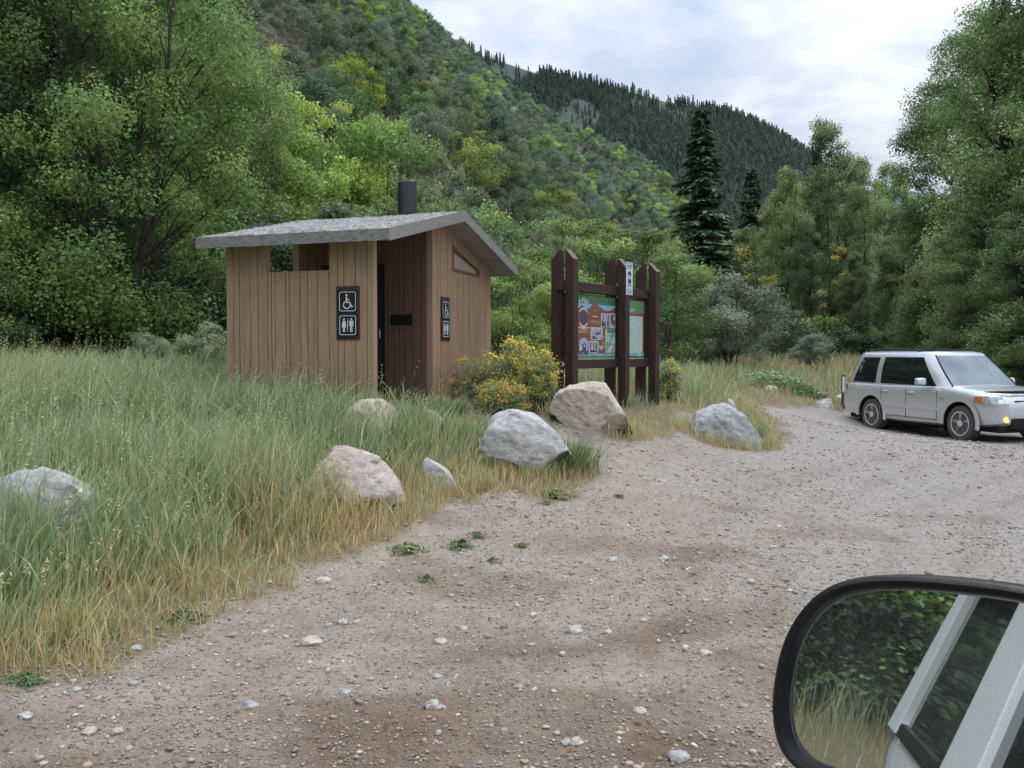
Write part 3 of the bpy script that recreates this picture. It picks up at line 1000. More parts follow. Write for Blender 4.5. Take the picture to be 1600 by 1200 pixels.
def restroom_sign(O, U, Nn, w, h, label):
    """O: bottom-left on the wall, U along the reading direction"""
    root = empty('restroom_sign', tuple(O))
    tag(root, label, 'sign', 'brown restroom signs on the toilet building')
    Oz = np.zeros(3)

    def fl(): return Flat(Oz, U, Nn)
    f = fl(); f.mb.prism([f.p(0, 0, .004), f.p(w, 0, .004), f.p(w, h, .004), f.p(0, h, .004)], tuple(np.array(Nn) * .012)); f.mb.build('board', M['sign_brown'], root)
    f = fl(); f.rect(.012, .012, w - .02, h - .05, .0175); f.mb.build('dark_panel', M['sign_dark'], root)
    x0, x1 = w * .14, w * .86
    T = .0205
    # wheelchair symbol, upper half
    f = fl(); y0, y1 = h * .53, h * .895
    f.rr(x0, y0, x1, y1, .03, .009, T)
    cx, cy, s = (x0 + x1) / 2, (y0 + y1) / 2, (x1 - x0)
    f.disc(cx - .06 * s, cy + .33 * s, .062 * s, T)
    f.poly([(cx - .105 * s, cy + .26 * s), (cx - .02 * s, cy + .26 * s), (cx - .02 * s, cy - .06 * s), (cx - .105 * s, cy - .06 * s)], T)
    f.line(cx - .05 * s, cy + .10 * s, cx + .12 * s, cy + .10 * s, .055 * s, T + .002)
    f.line(cx - .10 * s, cy - .05 * s, cx + .17 * s, cy - .05 * s, .065 * s, T + .002)
    f.line(cx + .145 * s, cy - .03 * s, cx + .26 * s, cy - .30 * s, .065 * s, T + .004)
    f.line(cx + .22 * s, cy - .30 * s, cx + .36 * s, cy - .25 * s, .055 * s, T + .002)
    f.arc(cx - .03 * s, cy - .18 * s, .20 * s, .06 * s, 118, 375, T + .006, 26)
    f.mb.build('wheelchair_symbol', M['sign_white'], root)
    # woman | man, lower half
    f = fl(); y0, y1 = h * .085, h * .45
    f.rr(x0, y0, x1, y1, .03, .009, T)
    cy = (y0 + y1) / 2
    f.rect(cx - .018 * s, cy - .33 * s, cx + .018 * s, cy + .33 * s, T)
    for k, sg in ((0, -1), (1, 1)):
        mx = cx + sg * .22 * s
        f.disc(mx, cy + .32 * s, .055 * s, T)
        if k == 0:
            f.poly([(mx - .07 * s, cy + .24 * s), (mx - .14 * s, cy - .02 * s), (mx - .10 * s, cy - .03 * s), (mx - .06 * s, cy + .08 * s), (mx - .13 * s, cy - .12 * s), (mx - .06 * s, cy - .12 * s), (mx - .06 * s, cy - .36 * s), (mx - .006 * s, cy - .36 * s), (mx - .006 * s, cy - .12 * s),
                    (mx + .006 * s, cy - .12 * s), (mx + .006 * s, cy - .36 * s), (mx + .06 * s, cy - .36 * s), (mx + .06 * s, cy - .12 * s), (mx + .13 * s, cy - .12 * s), (mx + .06 * s, cy + .08 * s), (mx + .10 * s, cy - .03 * s), (mx + .14 * s, cy - .02 * s), (mx + .07 * s, cy + .24 * s)], T)
        else:
            f.poly([(mx - .12 * s, cy + .24 * s), (mx - .13 * s, cy - .05 * s), (mx - .085 * s, cy - .05 * s), (mx - .08 * s, cy + .12 * s), (mx - .07 * s, cy + .12 * s), (mx - .07 * s, cy - .36 * s), (mx - .008 * s, cy - .36 * s), (mx - .008 * s, cy - .03 * s),
                    (mx + .008 * s, cy - .03 * s), (mx + .008 * s, cy - .36 * s), (mx + .07 * s, cy - .36 * s), (mx + .07 * s, cy + .12 * s), (mx + .08 * s, cy + .12 * s), (mx + .085 * s, cy - .05 * s), (mx + .13 * s, cy - .05 * s), (mx + .12 * s, cy + .24 * s)], T)
    f.mb.build('woman_man_symbol', M['sign_white'], root)
    for u, v in ((.02, .03), (w - .025, .03), (.02, h * .49), (w - .025, h * .49), (.02, h - .035), (w - .025, h - .035)):
        f = fl(); f.disc(u, v, .006, .0205, 8); f.mb.build('screw', M['metal'], root)


sa0, sa1 = inv_a(563), inv_a(527)
restroom_sign(G(sa1, 0, zat(545, 530.5, G(sa0, 0, 0))), -U1, -U2, sa1 - sa0, (530.5 - 448) * 11.2 / F, 'brown wheelchair and toilet pictogram sign on the front screen wall')
sb0, sb1 = inv_b(688.5), inv_b(702)
restroom_sign(G(0, sb0, zat(695, 532, G(0, sb0, 0))), U2, -U1, sb1 - sb0, (532 - 463.5) * G(0, sb0, 0)[1] / F, 'brown pictogram sign seen at an angle on the side wall under the gable')

# ------------------------------------------------------------------ information kiosk
KD = np.array([.616, .788, 0]); KN = np.array([.788, -.616, 0])  # along, towards the viewer
KO = np.array([.91, 13.0, 0.0])
ki = empty('information_kiosk', (float(KO[0]), float(KO[1]), .85))
tag(ki, 'dark brown timber information kiosk of three paired pointed posts with colourful panels', 'kiosk')
KL = np.array([KO[0], KO[1], .85])


def K(s, n, z): return KO + KD * s + KN * n + np.array([0, 0, z]) - KL


PS = [0.0, 1.55, 2.59]
PW = .145
for i, s in enumerate(PS):
    zt = 3.33
    for front in (1, 0):
        nc = 0.0 if front else -.262
        mb = MB()
        P = []
        zb = .45
        for (ds, dn) in ((-PW / 2, PW / 2), (PW / 2, PW / 2), (PW / 2, -PW / 2), (-PW / 2, -PW / 2)):
            P.append(K(s + ds, nc + dn, zb))
        for (ds, dn) in ((-PW / 2, PW / 2), (PW / 2, PW / 2), (PW / 2, -PW / 2), (-PW / 2, -PW / 2)):
            outer = (dn > 0) if front else (dn < 0)
            P.append(K(s + ds, nc + dn, zt - (.16 if outer else 0) + .01 * ((i + front) % 2)))
        mb.add(P, [(3, 2, 1, 0), (0, 1, 5, 4), (1, 2, 6, 5), (2, 3, 7, 6), (3, 0, 4, 7)])
        mb.cur = 1; mb.add(P[4:], [(0, 1, 2, 3)])
        o = mb.build('post', [M['timber'], M['timber_cut']], ki, bevel=.005)
for (z0_, z1_) in ((2.71, 2.86), (1.51, 1.65)):
    mb = MB(); mb.prism([K(-.22, -.075, z0_), K(2.59 + .2, -.075, z0_), K(2.59 + .2, -.075, z1_), K(-.22, -.075, z1_)], tuple(-KN * .11)); mb.build('beam', M['timber_h'], ki, bevel=.006)
# plank backing between the beams: two bays
bays = [(-.13, 1.62, .20), (1.62, 2.68, .20)]
for (s0, s1, _) in bays:
    mb = MB()
    z = 1.655
    for k in range(8):
        h = .129
        mb.prism([K(s0 + .004, -.125 - .004 * (k % 2), z), K(s1 - .004, -.125 - .004 * (k % 2), z), K(s1 - .004, -.125 - .004 * (k % 2), z + h - .008), K(s0 + .004, -.125 - .004 * (k % 2), z + h - .008)], tuple(-KN * .03)); z += h
    mb.build('plank_backing', M['timber_h'], ki)
for s in (.0, 1.55, 2.59):
    for zz in (2.69, 1.665): mb = MB(); mb.box(K(s + .05, -.07, zz), (.05, .05, .03), .6); mb.build('bracket', M['metal'], ki)


def cmat(name, c): return plain(name, c, .45, var=.10, scale=9)


PC = {k: cmat('panel_' + k, c) for k, c in dict(green=(.045, .14, .06), brown=(.20, .065, .035), sky=(.17, .42, .62), photo=(.36, .38, .47), photo_dark=(.05, .055, .085), white=(.62, .60, .58), mapgreen=(.03, .25, .16), mapmint=(.38, .55, .47), mappink=(.45, .36, .36), text=(.50, .33, .24), gold=(.45, .27, .05), blue=(.03, .06, .16), edge=(.55, .55, .42), paper=(.50, .52, .52), lightgreen=(.10, .22, .08), tanbox=(.27, .12, .07)).items()}


def panel(s0, s1, z0, z1, draw, name='display_panel'):
    root = None
    f0 = Flat(K(s0, -.118, z0), KD, KN)
    W, H = s1 - s0, z1 - z0
    f0.mb.prism([f0.p(0, 0), f0.p(W, 0), f0.p(W, H), f0.p(0, H)], tuple(KN * .008))
    base = f0.mb.build(name, PC['brown'], ki)
    for nm, mat, fn in draw:
        f = Flat(K(s0, -.118, z0), KD, KN); fn(f, W, H); f.mb.build(nm, [PC[q] for q in ((mat,) if isinstance(mat, str) else mat)], base)
    return base


LW0 = .236  # hidden strip behind the left post


def left_draw():
    W0, W1 = .236, 1.35

    def u(x): return W0 + (x - 100) / 765 * (W1 - W0)       # zoom x 100..865
    def v1(y): return 1.01 - (y - 745 + (0)) / 1334 * 1.0   # placeholder

    # vertical fraction measured on the photo: panel top 458.5, bottom 561.5
    def v(py): return (561.5 - py) / 103.0 * 1.01
    ya = lambda yz: 405 + yz / 13.33
    yb = lambda yz: 480 + yz / 13.33
    D = []
    D.append(('green_header', 'green', lambda f, W, H: f.rect(0, v(ya(890)), W, H, .009)))
    D.append(('sky_band', 'sky', lambda f, W, H: f.rect(0, v(ya(1010)), W, v(ya(892)), .0088)))

    def mount(f, W, H):
        f.poly([(0, v(ya(1040))), (u(100), v(ya(1010))), (u(180), v(ya(920))), (u(235), v(ya(985))), (u(300), v(ya(1000))), (u(350), v(ya(940))), (u(432), v(ya(815))), (u(505), v(ya(915))), (u(560), v(ya(955))), (u(640), v(ya(1010))), (u(700), v(ya(1035))), (u(775), v(ya(990))), (u(865), v(ya(930))), (u(865), v(yb(965))), (0, v(yb(965)))], .0105)
    D.append(('mountain_shape', 'brown', mount))
    D.append(('green_footer', 'lightgreen', lambda f, W, H: (f.rect(0, 0.012, W, v(yb(1015)), .009))))
    D.append(('sky_footer', 'sky', lambda f, W, H: (f.rect(0, v(yb(1012)), W, v(yb(966)), .009))))
    D.append(('edge_strip', 'edge', lambda f, W, H: (f.rect(0, 0, W, .011, .0095))))

    def badge(f, W, H):
        cx, cy = u(205), v(yb(190))
        f.poly([(cx + .105 * (1 + .16 * math.sin(5 * a)) * math.cos(a), cy + .11 * (1 + .12 * math.cos(3 * a)) * math.sin(a)) for a in [k * .3927 for k in range(16)]], .0125)
        f.mb.cur = 1
        f.arc(cx, cy, .135, .022, 35, 145, .0125, 14, 1.05); f.arc(cx, cy, .135, .022, 215, 325, .0125, 14, 1.05)
    D.append(('badge', ('photo_dark', 'white'), badge))

    def photo(box, shade):
        x0, y0, x1, y1 = box

        def fn(f, W, H):
            f.rect(u(x0), v(yb(y1)), u(x1), v(yb(y0)), .0125)
            f.mb.cur = 1; f.rect(u(x0 + 10), v(yb(y1 - 15)), u(x1 - 10), v(yb(y0 + 16)), .0145)
            f.mb.cur = 2
            for q in shade: f.poly([(u(a), v(yb(b))) for a, b in q], .0165)
        D.append(('photograph', ('white', 'photo', 'photo_dark'), fn))
    photo((560, 75, 740, 375), [[(570, 360), (570, 200), (595, 260), (640, 250), (660, 360)], [(685, 350), (722, 350), (722, 225), (685, 225)], [(605, 92), (615, 92), (612, 215), (600, 220)], [(690, 210), (715, 200), (715, 95), (700, 92)]])
    photo((755, 65, 862, 392), [[(768, 300), (805, 300), (805, 85), (768, 85)], [(815, 330), (850, 330), (850, 210), (815, 210)], [(810, 120), (846, 130), (846, 90), (812, 86)]])
    photo((350, 390, 590, 660), [[(430, 540), (450, 500), (520, 500), (545, 430), (550, 520), (500, 555)], [(370, 640), (385, 570), (440, 600), (500, 640)], [(540, 630), (575, 640), (575, 600)], [(372, 500), (390, 480), (386, 530)]])
    photo((312, 690, 502, 950), [[(335, 850), (352, 850), (352, 710), (335, 710)], [(400, 860), (416, 860), (416, 706), (400, 706)], [(325, 935), (340, 880), (470, 890), (490, 930)], [(440, 860), (470, 870), (480, 720), (460, 712)]])

    def loco(f, W, H):
        f.poly([(u(125), v(yb(900))), (u(125), v(yb(690))), (u(160), v(yb(640))), (u(210), v(yb(620))), (u(260), v(yb(640))), (u(292), v(yb(690))), (u(292), v(yb(900)))], .0125)
        f.mb.cur = 1
        f.poly([(u(172), v(yb(910))), (u(185), v(yb(760))), (u(225), v(yb(735))), (u(250), v(yb(770))), (u(262), v(yb(910)))], .0145)
        f.rect(u(120), v(yb(985)), u(292), v(yb(940)), .0125)
        f.mb.cur = 2; f.rect(u(205), v(yb(820)), u(228), v(yb(775)), .0165); f.rect(u(130), v(yb(895)), u(170), v(yb(800)), .0140); f.rect(u(150), v(yb(962)), u(215), v(yb(952)), .0142)
    D.append(('arched_picture', ('photo', 'blue', 'white'), loco))

    def maps(f, W, H):
        f.rect(u(655), v(yb(945)), u(862), v(yb(412)), .0125)
        f.mb.cur = 1
        f.rect(u(690), v(yb(500)), u(860), v(yb(415)), .0145)
        pts = [(845, 450), (800, 560), (760, 650), (735, 760), (700, 860), (665, 870)]
        for (a, b), (c, d) in zip(pts[:-1], pts[1:]): f.line(u(a), v(yb(b)), u(c), v(yb(d)), .03, .0147)
        f.line(u(700), v(yb(700)), u(690), v(yb(800)), .03, .0165); f.line(u(740), v(yb(770)), u(800), v(yb(740)), .02, .0165)
        f.mb.cur = 2
        f.poly([(u(770), v(yb(940))), (u(800), v(yb(800))), (u(860), v(yb(700))), (u(860), v(yb(940)))], .0142)
        f.poly([(u(660), v(yb(650))), (u(690), v(yb(520))), (u(780), v(yb(510))), (u(720), v(yb(640)))], .0142)
        f.mb.cur = 3
        for a, b in ((850, 560), (840, 630), (835, 750), (820, 880), (700, 700), (770, 550), (680, 900)): f.line(u(a), v(yb(b)), u(a - 18), v(yb(b + 22)), .014, .0168)
    D.append(('map', ('mapmint', 'mapgreen', 'mappink', 'photo_dark'), maps))

    def lines(name, mat, rows, t):
        for x0, x1, y in rows:
            D.append((name, mat, lambda f, W, H, x0=x0, x1=x1, y=y: f.rect(u(x0), v(yb(y + t)), u(x1), v(yb(y - t)), .0125)))
    lines('text_line', 'text', ((100, 320, 470), (100, 240, 490), (100, 320, 513), (340, 520, 250), (340, 520, 274), (340, 520, 298)), 5)
    lines('heading', 'white', ((100, 322, 405), (150, 270, 435), (385, 490, 155), (515, 612, 800), (515, 612, 833), (540, 590, 866), (612, 645, 597)), 9)
    D.append(('gold_mark', 'gold', lambda f, W, H: f.poly([(u(590), v(yb(760))), (u(605), v(yb(700))), (u(640), v(yb(690))), (u(640), v(yb(770)))], .0125)))
    D.append(('gold_feather', 'gold', lambda f, W, H: (f.line(u(452), v(yb(10)), u(440), v(yb(85)), .012, .0125), f.line(u(415), v(yb(-10)), u(441), v(yb(55)), .010, .0127))))
    return D


lp = panel(.10, 1.45, 1.655, 2.665, left_draw())
# header lettering
cu = bpy.data.curves.new('header_text', 'FONT'); cu.body = 'e Flat'; cu.size = .13; cu.extrude = .001
cu.materials.append(PC['white'])
_t = bpy.data.objects.new('tmp_text', cu); COL.objects.link(_t); bpy.context.view_layer.update()
_me = bpy.data.meshes.new_from_object(_t.evaluated_get(bpy.context.evaluated_depsgraph_get())); bpy.data.objects.remove(_t)
_me.name = 'header_lettering'
to = link('header_lettering', _me, lp)
pt = K(.10 + .25, -.118 + .0112, 2.535)
to.matrix_local = Matrix.Translation(pt) @ Matrix((( KD[0], 0, KN[0], 0), (KD[1], 0, KN[1], 0), (0, 1, 0, 0), (0, 0, 0, 1)))


def right_draw():
    D = []
    D.append(('green_header', 'lightgreen', lambda f, W, H: f.rect(0, H * .78, W, H, .009)))
    D.append(('sky_band', 'sky', lambda f, W, H: f.poly([(0, H * .78), (0, H * .86), (W * .62, H * .86), (W * .42, H * .80)], .0105)))
    def rmap(f, W, H):
        f.rect(0, H * .10, W * .93, H * .735, .0125)
        f.mb.cur = 1
        rg = random.Random(3)
        for k in range(26): f.disc(rg.uniform(.05, .75) * W, rg.uniform(.15, .7) * H, rg.uniform(.008, .03), .0142, 7, rg.uniform(.01, .05))
        f.rect(W * .80, H * .11, W * .925, H * .72, .0146)
    D.append(('map', ('mapmint', 'paper'), rmap))
    D.append(('footer', 'sky', lambda f, W, H: f.rect(0, H * .055, W, H * .098, .0105)))
    D.append(('footer_band', 'green', lambda f, W, H: f.rect(0, 0.012, W, H * .053, .0105)))
    D.append(('footer_mark', 'white', lambda f, W, H: (f.line(W * .72, H * .04, W * .80, H * .08, .02, .0125), f.line(W * .80, H * .08, W * .84, H * .035, .02, .0145))))
    D.append(('edge_strip', 'edge', lambda f, W, H: (f.rect(0, 0, W, .011, .0095))))
    return D


panel(1.68, 2.42, 1.655, 2.655, right_draw())
# white notice on the middle post
nz0, nz1 = 2.72, 3.26
no = empty('notice_sign', tuple(KO + KD * 1.55 + KN * (PW / 2 + .004) + np.array([0, 0, nz0])))
tag(no, 'small white notice with a black round emblem on the middle kiosk post', 'sign')
w_, h_ = .21, nz1 - nz0
f = Flat((0, 0, 0), KD, KN); f.mb.prism([f.p(-w_ / 2 + .04, 0), f.p(w_ / 2 + .04, 0), f.p(w_ / 2 + .04, h_), f.p(-w_ / 2 + .04, h_)], tuple(KN * .005)); f.mb.build('board', cmat('notice_white', (.60, .64, .68)), no)
f = Flat((0, 0, 0), KD, KN); T = .006; c0 = .04
f.poly([(c0 + .055 * math.cos(a), h_ * .60 + .07 * math.sin(a)) for a in [math.radians(q) for q in range(0, 181, 15)]] + [(c0 - .03, h_ * .585), (c0, h_ * .63), (c0 + .03, h_ * .585)], T)
f.poly([(c0 - .05, h_ * .47), (c0 - .02, h_ * .50), (c0, h_ * .47), (c0 + .03, h_ * .5), (c0 + .05, h_ * .45), (c0 + .045, h_ * .36), (c0 - .045, h_ * .36)], T)
f.arc(c0, h_ * .37, .055, .016, 200, 340, T, 10)
f.disc(c0, h_ * .54, .014, T, 8)
f.rect(c0 - .036, h_ * .335, c0 + .03, h_ * .352, T)
f.mb.build('emblem', M['sign_dark'], no)
ink = cmat('notice_ink', (.12, .14, .20))
for y, hw, t in ((.955, .085, .012), (.885, .08, .022), (.82, .06, .016), (.20, .02, .006), (.155, .075, .008), (.115, .08, .008), (.075, .08, .008), (.04, .07, .006)):
    f = Flat((0, 0, 0), KD, KN); f.rect(c0 - hw, h_ * y - t / 2, c0 + hw, h_ * y + t / 2, T); f.mb.build('text_line', ink, no)

# ------------------------------------------------------------------ marker post
mx, my = (1318 - 800) / F * 21.5, 21.5
mz = gz1(mx, my)
mp_ = empty('marker_post', (mx, my, mz)); tag(mp_, 'thin marker post with a white strip standing at the road edge behind the car', 'post')
mb = MB(); mb.hexa([(-.04, -.02, -.2), (.04, -.02, -.2), (.04, .02, -.2), (-.04, .02, -.2), (-.045, -.02, .84), (.045, -.02, .84), (.045, .02, .84), (-.045, .02, .84)]); mb.build('post', wood_mat('post_brown', (.10, .075, .055)), mp_, bevel=.006)
mb = MB(); mb.box((0, -.024, .60), (.06, .006, .40)); mb.build('reflector_strip', M['sign_white'], mp_)

# ------------------------------------------------------------------ parked silver car
def wheel(root, c, out, rad=.365, wid=.235, name='wheel', steer=0.0):
    e = empty(name, c); e.parent = root; e.rotation_euler = (0, 0, steer)
    h = wid / 2
    mb = MB(); mb.lathe([(.235, -h * .9), (.30, -h), (rad - .025, -h * .96), (rad - .004, -h * .72), (rad, -h * .4), (rad - .008, -.004), (rad, h * .4), (rad - .004, h * .72), (rad - .025, h * .96), (.30, h), (.235, h * .9)], (0, 0, 0), 'y', 40)
    mb.build('tyre', M['tyre'], e, smooth=40)
    mb = MB(); y = out * h
    mb.lathe([(.245, y * .80), (.245, y * .97), (.222, y * .97), (.212, y * .62)], (0, 0, 0), 'y', 40, close=False)
    for k in range(5):
        a = math.radians(90 + 72 * k); ca, sa = math.cos(a), math.sin(a)
        P = []
        for yy in (y * .62, y * .90):
            for r_, w in ((.03, -.035), (.03, .035), (.222, .028), (.222, -.028)):
                P.append((r_ * ca - w * sa, yy, r_ * sa + w * ca))
        mb.hexa(P)
    mb.lathe([(.066, y * .6), (.066, y * .93), (.05, y * .97), (.001, y * .98)], (0, 0, 0), 'y', 20)
    mb.build('rim', M['rim'], e, smooth=35)
    mb = MB(); mb.lathe([(.215, y * .30), (.001, y * .31)], (0, 0, 0), 'y', 24, close=False); mb.build('brake_disc', M['dark'], e)
    return e


def loft(stations, ring, smooth=35):
    """stations: list of parameter tuples; ring(params) -> half ring points (y>=0 side reversed)"""
    mb = MB(); rings = []
    for s in stations:
        hr = ring(*s)
        full = hr + [(x, -y, z) for x, y, z in reversed(hr) if abs(y) > 1e-6]
        rings.append(full)
    n = len(rings[0]); P = [p for r_ in rings for p in r_]; fs = []
    for i in range(len(rings) - 1):
        for k in range(n):
            k2 = (k + 1) % n
            fs.append((i * n + k, i * n + k2, (i + 1) * n + k2, (i + 1) * n + k))
    fs.append(tuple(range(n))); m = (len(rings) - 1) * n; fs.append(tuple(range(m, m + n))[::-1])
    mb.add(P, fs)
    return mb


def boolean_cut(o, cutters):
    for c in cutters:
        md = o.modifiers.new('cut', 'BOOLEAN'); md.operation = 'DIFFERENCE'; md.object = c; md.solver = 'EXACT'
    bpy.context.view_layer.update()
    me = bpy.data.meshes.new_from_object(o.evaluated_get(bpy.context.evaluated_depsgraph_get()))
    o.modifiers.clear(); o.data = me
    for c in cutters: bpy.data.objects.remove(c)
    me.polygons.foreach_set('use_smooth', np.ones(len(me.polygons), bool)); me.set_sharp_from_angle(angle=math.radians(32))


def silver_car():
    fx, fy = .244, -.970
    px, py = 8.39 + .84 * .970, 19.6 + .84 * .244
    root = empty('parked_car', (px, py, gz1(px + 1.3 * fx, py + 1.3 * fy) + .01), math.atan2(fy, fx))
    tag(root, 'silver sport utility car with lit amber fog lamp parked on the gravel at right', 'car')

    def ring(x, w, zb, belt, top):
        return [(x, 0, zb), (x, w * .82, zb), (x, w - .035, zb + .05), (x, w - .008, zb + .16), (x, w, .66), (x, w, .80), (x, w - .006, belt - .16), (x, w - .03, belt - .05), (x, w - .075, belt), (x, w - .22, belt + (top - belt) * .55), (x, w * .42, top), (x, 0, top + .012)]
    st = [(-1.135, .74, .46, .90, .90), (-1.12, .84, .42, .96, .96), (-1.07, .915, .38, 1.03, 1.03), (-.9, .955, .33, 1.05, 1.05), (-.5, .975, .29, 1.06, 1.06), (.2, .98, .27, 1.06, 1.06), (1.0, .98, .26, 1.07, 1.07), (1.8, .98, .27, 1.08, 1.09), (2.15, .978, .28, 1.085, 1.12), (2.5, .975, .29, 1.05, 1.115),
          (2.9, .965, .31, 1.01, 1.085), (3.2, .945, .33, .965, 1.04), (3.40, .90, .35, .91, .985), (3.52, .83, .37, .85, .92), (3.585, .74, .40, .76, .80), (3.605, .66, .46, .68, .70)]
    mb = loft(st, ring)
    body = mb.build('body', [M['silver'], M['dark']], root, smooth=32)
    cut = []
    for wx in (0, 2.7):
        for sg in (-1, 1):
            c = MB(); c.lathe([(.43, -.25), (.43, .25)], (wx, sg * .90, .375), 'y', 40)
            cut.append(c.build('wheel_arch_cutter', M['dark'], root))
    bpy.context.view_layer.update()
    boolean_cut(body, cut)
    # flared arches
    for wx in (0, 2.7):
        for sg in (-1, 1):
            mb = MB(); P = []
            an = [math.radians(a) for a in range(-12, 193, 9)]
            for r_, y in ((.432, .935), (.436, .985), (.475, .99), (.53, .972)):
                P += [(wx + r_ * math.cos(a), sg * y, .375 + r_ * math.sin(a)) for a in an]
            n = len(an); fs = [(j * n + i, j * n + i + 1, (j + 1) * n + i + 1, (j + 1) * n + i) for j in range(3) for i in range(n - 1)]
            mb.add(P, fs); mb.build('wheel_arch', M['silver'], root, smooth=60)
    mb = MB(); mb.box((1.25, 0, .30), (4.5, 1.55, .12)); mb.box((0, 0, .365), (.1, 1.4, .1)); mb.box((2.7, 0, .365), (.1, 1.4, .1)); mb.build('underbody', M['dark'], root)
    # greenhouse
    belt = [(2.42, 0), (2.39, .42), (2.335, .80), (2.06, .908), (1.2, .915), (.3, .912), (-.6, .895), (-.93, .84), (-1.03, .70), (-1.06, 0)]
    rf = [(1.66, 0), (1.64, .36), (1.595, .63), (1.36, .695), (.7, .705), (.1, .71), (-.55, .70), (-.76, .66), (-.84, .56), (-.87, 0)]
    zb, zr = 1.055, 1.745

    def S(i, h):
        a, b = belt[i], rf[i]
        bow = .03 * math.sin(math.pi * h)
        zt = zb + (zr - zb) * h + (.06 * (1 - min(1, abs(b[1]) / .7)) * h if i in (0, 1, 2) else 0) * 0
        return (a[0] + (b[0] - a[0]) * h, (a[1] + (b[1] - a[1]) * h + (bow if a[1] > 0 else 0)), zt)
    hs = [0, .25, .5, .75, 1.0]
    n = len(belt)
    P, fs = [], []
    lay = []
    for h in hs: lay.append([S(i, h) for i in range(n)])
    lay.append([(rf[i][0] * .985, rf[i][1] * .95, zr + .035) for i in range(n)])
    lay.append([(rf[i][0] * .93 + .015, rf[i][1] * .80, zr + .058) for i in range(n)])
    lay.append([(rf[i][0] * .80 + .05, rf[i][1] * .4, zr + .072) for i in range(n)])
    mb = MB()
    full = []
    for l in lay: full.append(l + [(x, -y, z) for x, y, z in reversed(l[1:-1])])
    m = len(full[0])
    for l in full: P += l
    for j in range(len(full) - 1):
        for k in range(m):
            k2 = (k + 1) % m; fs.append((j * m + k, j * m + k2, (j + 1) * m + k2, (j + 1) * m + k))
    fs.append(tuple(range((len(full) - 1) * m, len(full) * m)))
    mb.add(P, fs); mb.build('cabin', M['silver'], root, smooth=38)

    def side(x, h):
        pts = [S(i, h) for i in range(3, 9)]
        xs = [p[0] for p in pts][::-1]; ys = [p[1] for p in pts][::-1]
        return np.interp(x, xs, ys), zb + (zr - zb) * h

    def glass(name, corners, mat, sg, off=.006, thick=.006, parent=root, nh=5, nu=5):
        """corners: bottom-rear, bottom-front, top-front, top-rear as (x,h)"""
        (a, b, c, d) = corners
        P = []
        for o_ in (off, off - thick):
            for j in range(nh):
                t = j / (nh - 1)
                for i in range(nu):
                    s = i / (nu - 1)
                    x = (a[0] * (1 - s) + b[0] * s) * (1 - t) + (d[0] * (1 - s) + c[0] * s) * t
                    h = (a[1] * (1 - s) + b[1] * s) * (1 - t) + (d[1] * (1 - s) + c[1] * s) * t
                    y, z = side(x, h); P.append((x, sg * (y + o_), z))
        m_ = nh * nu
        fs = [(j * nu + i, j * nu + i + 1, (j + 1) * nu + i + 1, (j + 1) * nu + i) for j in range(nh - 1) for i in range(nu - 1)]
        bd = [i for i in range(nu)] + [j * nu + nu - 1 for j in range(1, nh)] + [(nh - 1) * nu + i for i in range(nu - 2, -1, -1)] + [j * nu for j in range(nh - 2, 0, -1)]
        fs += [(bd[i], bd[(i + 1) % len(bd)], bd[(i + 1) % len(bd)] + m_, bd[i] + m_) for i in range(len(bd))]
        g = MB(); g.add(P, fs); return g.build(name, mat, parent, smooth=50)
    for sg in (-1, 1):
        glass('side_window', [(-.80, .08), (.06, .06), (.02, .90), (-.58, .90)], M['glass'], sg)
        glass('side_window', [(.24, .06), (1.10, .05), (1.06, .91), (.19, .91)], M['glass'], sg)
        glass('side_window', [(1.18, .05), (1.99, .04), (1.40, .91), (1.13, .91)], M['glass'], sg)
        glass('window_pillar', [(1.105, .055), (1.175, .055), (1.125, .91), (1.065, .91)], M['blackplastic'], sg, .0055)
    # windscreen and rear window as curved sheets
    for name, ids, mat, h0, h1, mt in (('windscreen', [2, 1, 0], 1, .03, .95, M['windshield']), ('rear_window', [8, 9], 1, .25, .9, M['glass'])):
        cols = []
        idl = [(i, 1) for i in ids] + [(i, -1) for i in ids[::-1][1:]]
        P = []
        for o_ in (.008, .002):
            for h in (h0, h0 + (h1 - h0) * .33, h0 + (h1 - h0) * .66, h1):
                for i, sg in idl:
                    p = S(i, h); x, y = p[0], p[1] - (.03 * math.sin(math.pi * h) if p[1] > 0 else 0)
                    k = .985 if abs(y) > .5 else 1
                    sx = o_ if name == 'windscreen' else -o_
                    P.append((x + sx * 1.6, sg * y * k, p[2] + abs(o_)))
        w = len(idl); q = 4 * w
        fs = [(j * w + i, j * w + i + 1, (j + 1) * w + i + 1, (j + 1) * w + i) for j in range(3) for i in range(w - 1)]
        mb = MB(); mb.add(P[:q], fs); mb.build(name, mt, root, smooth=60)
    mb = MB(); mb.tube([(2.40, -.45, 1.085), (2.30, .30, 1.10)], .010, 6); mb.tube([(2.33, -.70, 1.09), (2.36, -.02, 1.10)], .010, 6); mb.build('wiper', M['blackplastic'], root)
    for sg in (-1, 1):
        mb = MB(); mb.tube([(S(2, h)[0] + .012, sg * (S(2, h)[1] - .01), S(2, h)[2] + .008) for h in (.02, .35, .7, .97)], .013, 6); mb.build('windscreen_seal', M['blackplastic'], root, smooth=60)
    # roof rails, sunroof
    for sg in (-1, 1):
        mb = MB(); mb.tube([(-.66, sg * .58, zr + .05), (-.60, sg * .59, zr + .095), (.2, sg * .60, zr + .105), (1.05, sg * .59, zr + .095), (1.12, sg * .58, zr + .05)], .021, 8); mb.build('roof_rail', M['blackplastic'], root, smooth=60)
    mb = MB(); mb.box((.92, 0, zr + .078), (.55, .74, .012)); mb.build('sunroof', M['glass'], root, bevel=.003)
